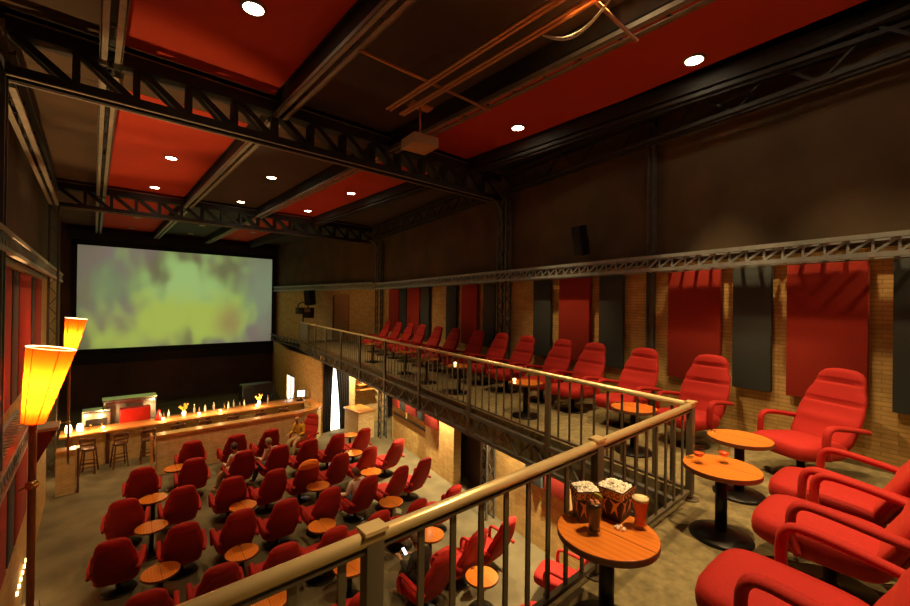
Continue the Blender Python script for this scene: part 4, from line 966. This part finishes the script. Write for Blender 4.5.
# ------------------------------------------------------------------ people
def skin_mesh(name, joints, edges, m_, parent, root=0, sub=2):
    me = bpy.data.meshes.new(name); me.from_pydata([Vector(j[0]) for j in joints], edges, []); o = bpy.data.objects.new(name, me); COL.objects.link(o)
    o.parent = parent; me.materials.append(M[m_])
    md = o.modifiers.new('skin', 'SKIN'); md.use_smooth_shade = True
    if not me.skin_vertices: 
        pass
    for i, j in enumerate(joints):
        sv = me.skin_vertices[0].data[i]; r = j[1]; sv.radius = (r, r) if not isinstance(r, tuple) else r; sv.use_root = (i == root)
    s = o.modifiers.new('sub', 'SUBSURF'); s.levels = sub; s.render_levels = sub
    return o
def seated(loc, rz, label, shirt, legs_m, hair, lean=(0, 0), legdir=0, lhand=None, rhand=None, headturn=0, sleeves=True, cat='person'):
    """Seated adult facing +Y on a 0.46 m seat; lean is the sideways and forward offset of the head."""
    t = thing('person', label, 'person', loc, rz)
    lx, ly = lean
    hip = Vector((0, -.08, .55)); chest = Vector((lx*.6, -.14+ly*.5, .90)); neck = Vector((lx*.85, -.16+ly*.8, 1.08)); head = Vector((lx, -.14+ly, 1.22))
    sl = chest+Vector((-.17, 0, .10)); sr = chest+Vector((.17, 0, .10))
    rot = Matrix.Rotation(legdir, 3, 'Z')
    kl = hip+rot @ Vector((-.12, .46, -.02)); kr = hip+rot @ Vector((.12, .46, -.02))
    fl = kl+rot @ Vector((0, .10, -.42)); fr = kr+rot @ Vector((0, .10, -.42))
    for q_ in (fl, fr): q_.z = .08
    el = sl+Vector((-.07, .06, -.27)); er = sr+Vector((.07, .06, -.27))
    hl = Vector(lhand) if lhand else el+Vector((.04, .24, .0)); hr = Vector(rhand) if rhand else er+Vector((-.04, .24, .0))
    J = [(hip, .12), (hip.lerp(chest, .5), .11), (chest, .12), (neck, .05), (head+Vector((0, 0, -.07)), .06), (head+Vector((0, .0, .02)), (.078, .095)), (head+Vector((0, 0, .085)), .06),
         (sl, .055), (el, .04), (hl, .027), (sr, .055), (er, .04), (hr, .027),
         (hip+rot @ Vector((-.10, .03, -.02)), .085), (kl, .06), (fl, .04), (fl+rot @ Vector((0, .17, -.04)), .035),
         (hip+rot @ Vector((.10, .03, -.02)), .085), (kr, .06), (fr, .04), (fr+rot @ Vector((0, .17, -.04)), .035)]
    ed = [(0, 1), (1, 2), (2, 3), (3, 4), (4, 5), (5, 6), (2, 7), (7, 8), (8, 9), (2, 10), (10, 11), (11, 12), (0, 13), (13, 14), (14, 15), (15, 16), (0, 17), (17, 18), (18, 19), (19, 20)]
    # palms and five fingers on each hand
    for hi, el_, s in ((9, el, -1), (12, er, 1)):
        h = J[hi][0]; d = (h-el_).normalized(); side = d.cross(Vector((0, 0, 1))).normalized(); dn = Vector((0, 0, -1))
        J.append((h+d*.06, (.036, .018))); pi_ = len(J)-1; ed.append((hi, pi_))
        for k, (o_, L_) in enumerate(((-.030, .055), (-.010, .07), (.010, .066), (.030, .05))):
            J.append((h+d*.10+side*o_, .009)); J.append((h+d*(.10+L_*.6)+side*o_+dn*.012, .008)); J.append((h+d*(.10+L_*.8)+side*o_+dn*.035, .007))
            a = len(J)-3; ed += [(pi_, a), (a, a+1), (a+1, a+2)]
        J.append((h+d*.05-side*s*.045+dn*.01, .010)); J.append((h+d*.09-side*s*.055+dn*.015, .009)); a = len(J)-2; ed += [(pi_, a), (a, a+1)]
    body = skin_mesh('body', J, ed, 'skin', t, 0, 1)
    # face details share the head
    Rh = Matrix.Rotation(headturn, 3, 'Z')
    b = MB(); b.ball(head+Rh @ Vector((0, .098, -.005)), .016, 8, 6, (.8, 1, 1.4))
    for s in (-1, 1): b.ball(head+Rh @ Vector((s*.082, -.005, -.01)), .028, 8, 6, (.4, .8, 1.1))
    b.obj('nose_and_ears', 'skin', body, True)
    b = MB()
    for s in (-1, 1): b.ball(head+Rh @ Vector((s*.032, .086, .02)), .011, 8, 6)
    b.ball(head+Rh @ Vector((0, .088, -.05)), .018, 8, 4, (1, .4, .3)); b.obj('eyes_and_mouth', 'hair_dark', body, True)
    if hair:
        b = MB(); rs = []; seg = 20
        for i in range(9):
            ph = PI/2*i/8*1.25
            rs.append([head+Rh @ Vector((.092*math.sin(ph+.02)*math.cos(2*PI*j/seg), -.012+.105*math.sin(ph+.02)*math.sin(2*PI*j/seg) - .0, .045+.085*math.cos(ph) - (.05 if math.sin(2*PI*j/seg) < -.2 else 0)*i/8)) for j in range(seg)])
        b.rings(rs); b.obj('hair', hair, body, True)
    S = [(hip+Vector((0, 0, .02)), .135), (hip.lerp(chest, .5), .128), (chest, .140), (chest.lerp(neck, .6), .075), (sl, .072), (el, .056), (sr, .072), (er, .056)]
    se = [(0, 1), (1, 2), (2, 3), (2, 4), (4, 5), (2, 6), (6, 7)]
    if sleeves: S += [(el.lerp(hl, .85), .042), (er.lerp(hr, .85), .042)]; se += [(5, 8), (7, 9)]
    skin_mesh('shirt', S, se, shirt, t, 0, 1)
    T = [(hip, .128), (hip+rot @ Vector((-.10, .03, -.02)), .10), (kl, .078), (fl+Vector((0, 0, .03)), .055), (hip+rot @ Vector((.10, .03, -.02)), .10), (kr, .078), (fr+Vector((0, 0, .03)), .055)]
    skin_mesh('trousers', T, [(0, 1), (1, 2), (2, 3), (0, 4), (4, 5), (5, 6)], legs_m, t, 0, 1)
    return t
seated((4.94, 9.22, 0), .1, 'person in a white shirt with short brown hair, seated mid hall, seen from behind', 'cloth_white', 'cloth_jeans', 'hair_brown', (-.12, .02), lhand=(-.50, .12, .72), headturn=.3)
seated((4.42, 5.82, 0), .1, 'person in a dark furry jacket looking at a glowing phone under the rail', 'cloth_black', 'cloth_black', 'hair_brown', (-.13, .18), lhand=(-.22, .34, .80), rhand=(-.02, .36, .80))
t = thing('phone', 'small glowing phone held by the person in the dark jacket', 'phone', (4.30, 6.20, .84), .1)
MB().box((0, 0, 0), (.07, .012, .14), 0, -.9).obj('case', 'black_metal', t); MB().box((0, -.009, .005), (.062, .004, .125), 0, -.9).obj('display', 'screen_light', t)
seated((3.18, 12.95, 0), .3, 'reclining person in white with dark hair, left one of the pair by the bar wall', 'cloth_white', 'cloth_khaki', 'hair_dark', (-.16, .10), legdir=.8)
seated((4.08, 12.76, 0), .3, 'person in white shirt and jeans, right one of the pair by the bar wall', 'cloth_white', 'cloth_jeans', 'hair_olive', (-.18, .12), legdir=.8)
seated((5.54, 14.56, 0), face(-.75, -.45), 'person in a yellow top sitting in the sideways chair', 'cloth_yellow', 'cloth_khaki', None, (.05, .22), legdir=0)

# ------------------------------------------------------------------ other light of the place
# strip lights under the balcony that wash the brick wall downstairs
for y, w in ((2.2, 200), (4.9, 650), (6.4, 280), (9.9, 900), (12.3, 480)):
    x = on_w(RL-.35, y); t = thing('soffit_light', f'small bright wall washer under the balcony slab near the brick wall, {["first","second","third","fourth","fifth"][[2.2,4.9,6.4,9.9,12.3].index(y)]} from the viewpoint', 'ceiling light', (x, y, ZB-.55), 0, 'wall washers under the balcony')
    MB().lathe([(.001, 0), (.05, 0), (.06, .07), (.001, .07)], seg=16).obj('housing', 'black_metal', t, True)
    MB().lathe([(.001, -.004), (.04, -.004), (.04, 0), (.001, 0)], seg=16).obj('lamp_disc', 'bulb', t)
    light('soffit_beam', 'SPOT', (x, y, ZB-.58), w, (1, .72, .36), .04, (x+.30, y, 0), 120, .6)
light('niche_beam', 'SPOT', (8.6, 15.2, ZB-.62), 420, (1, .70, .34), .05, (8.6, 16.4, 1.2), 130, .6)
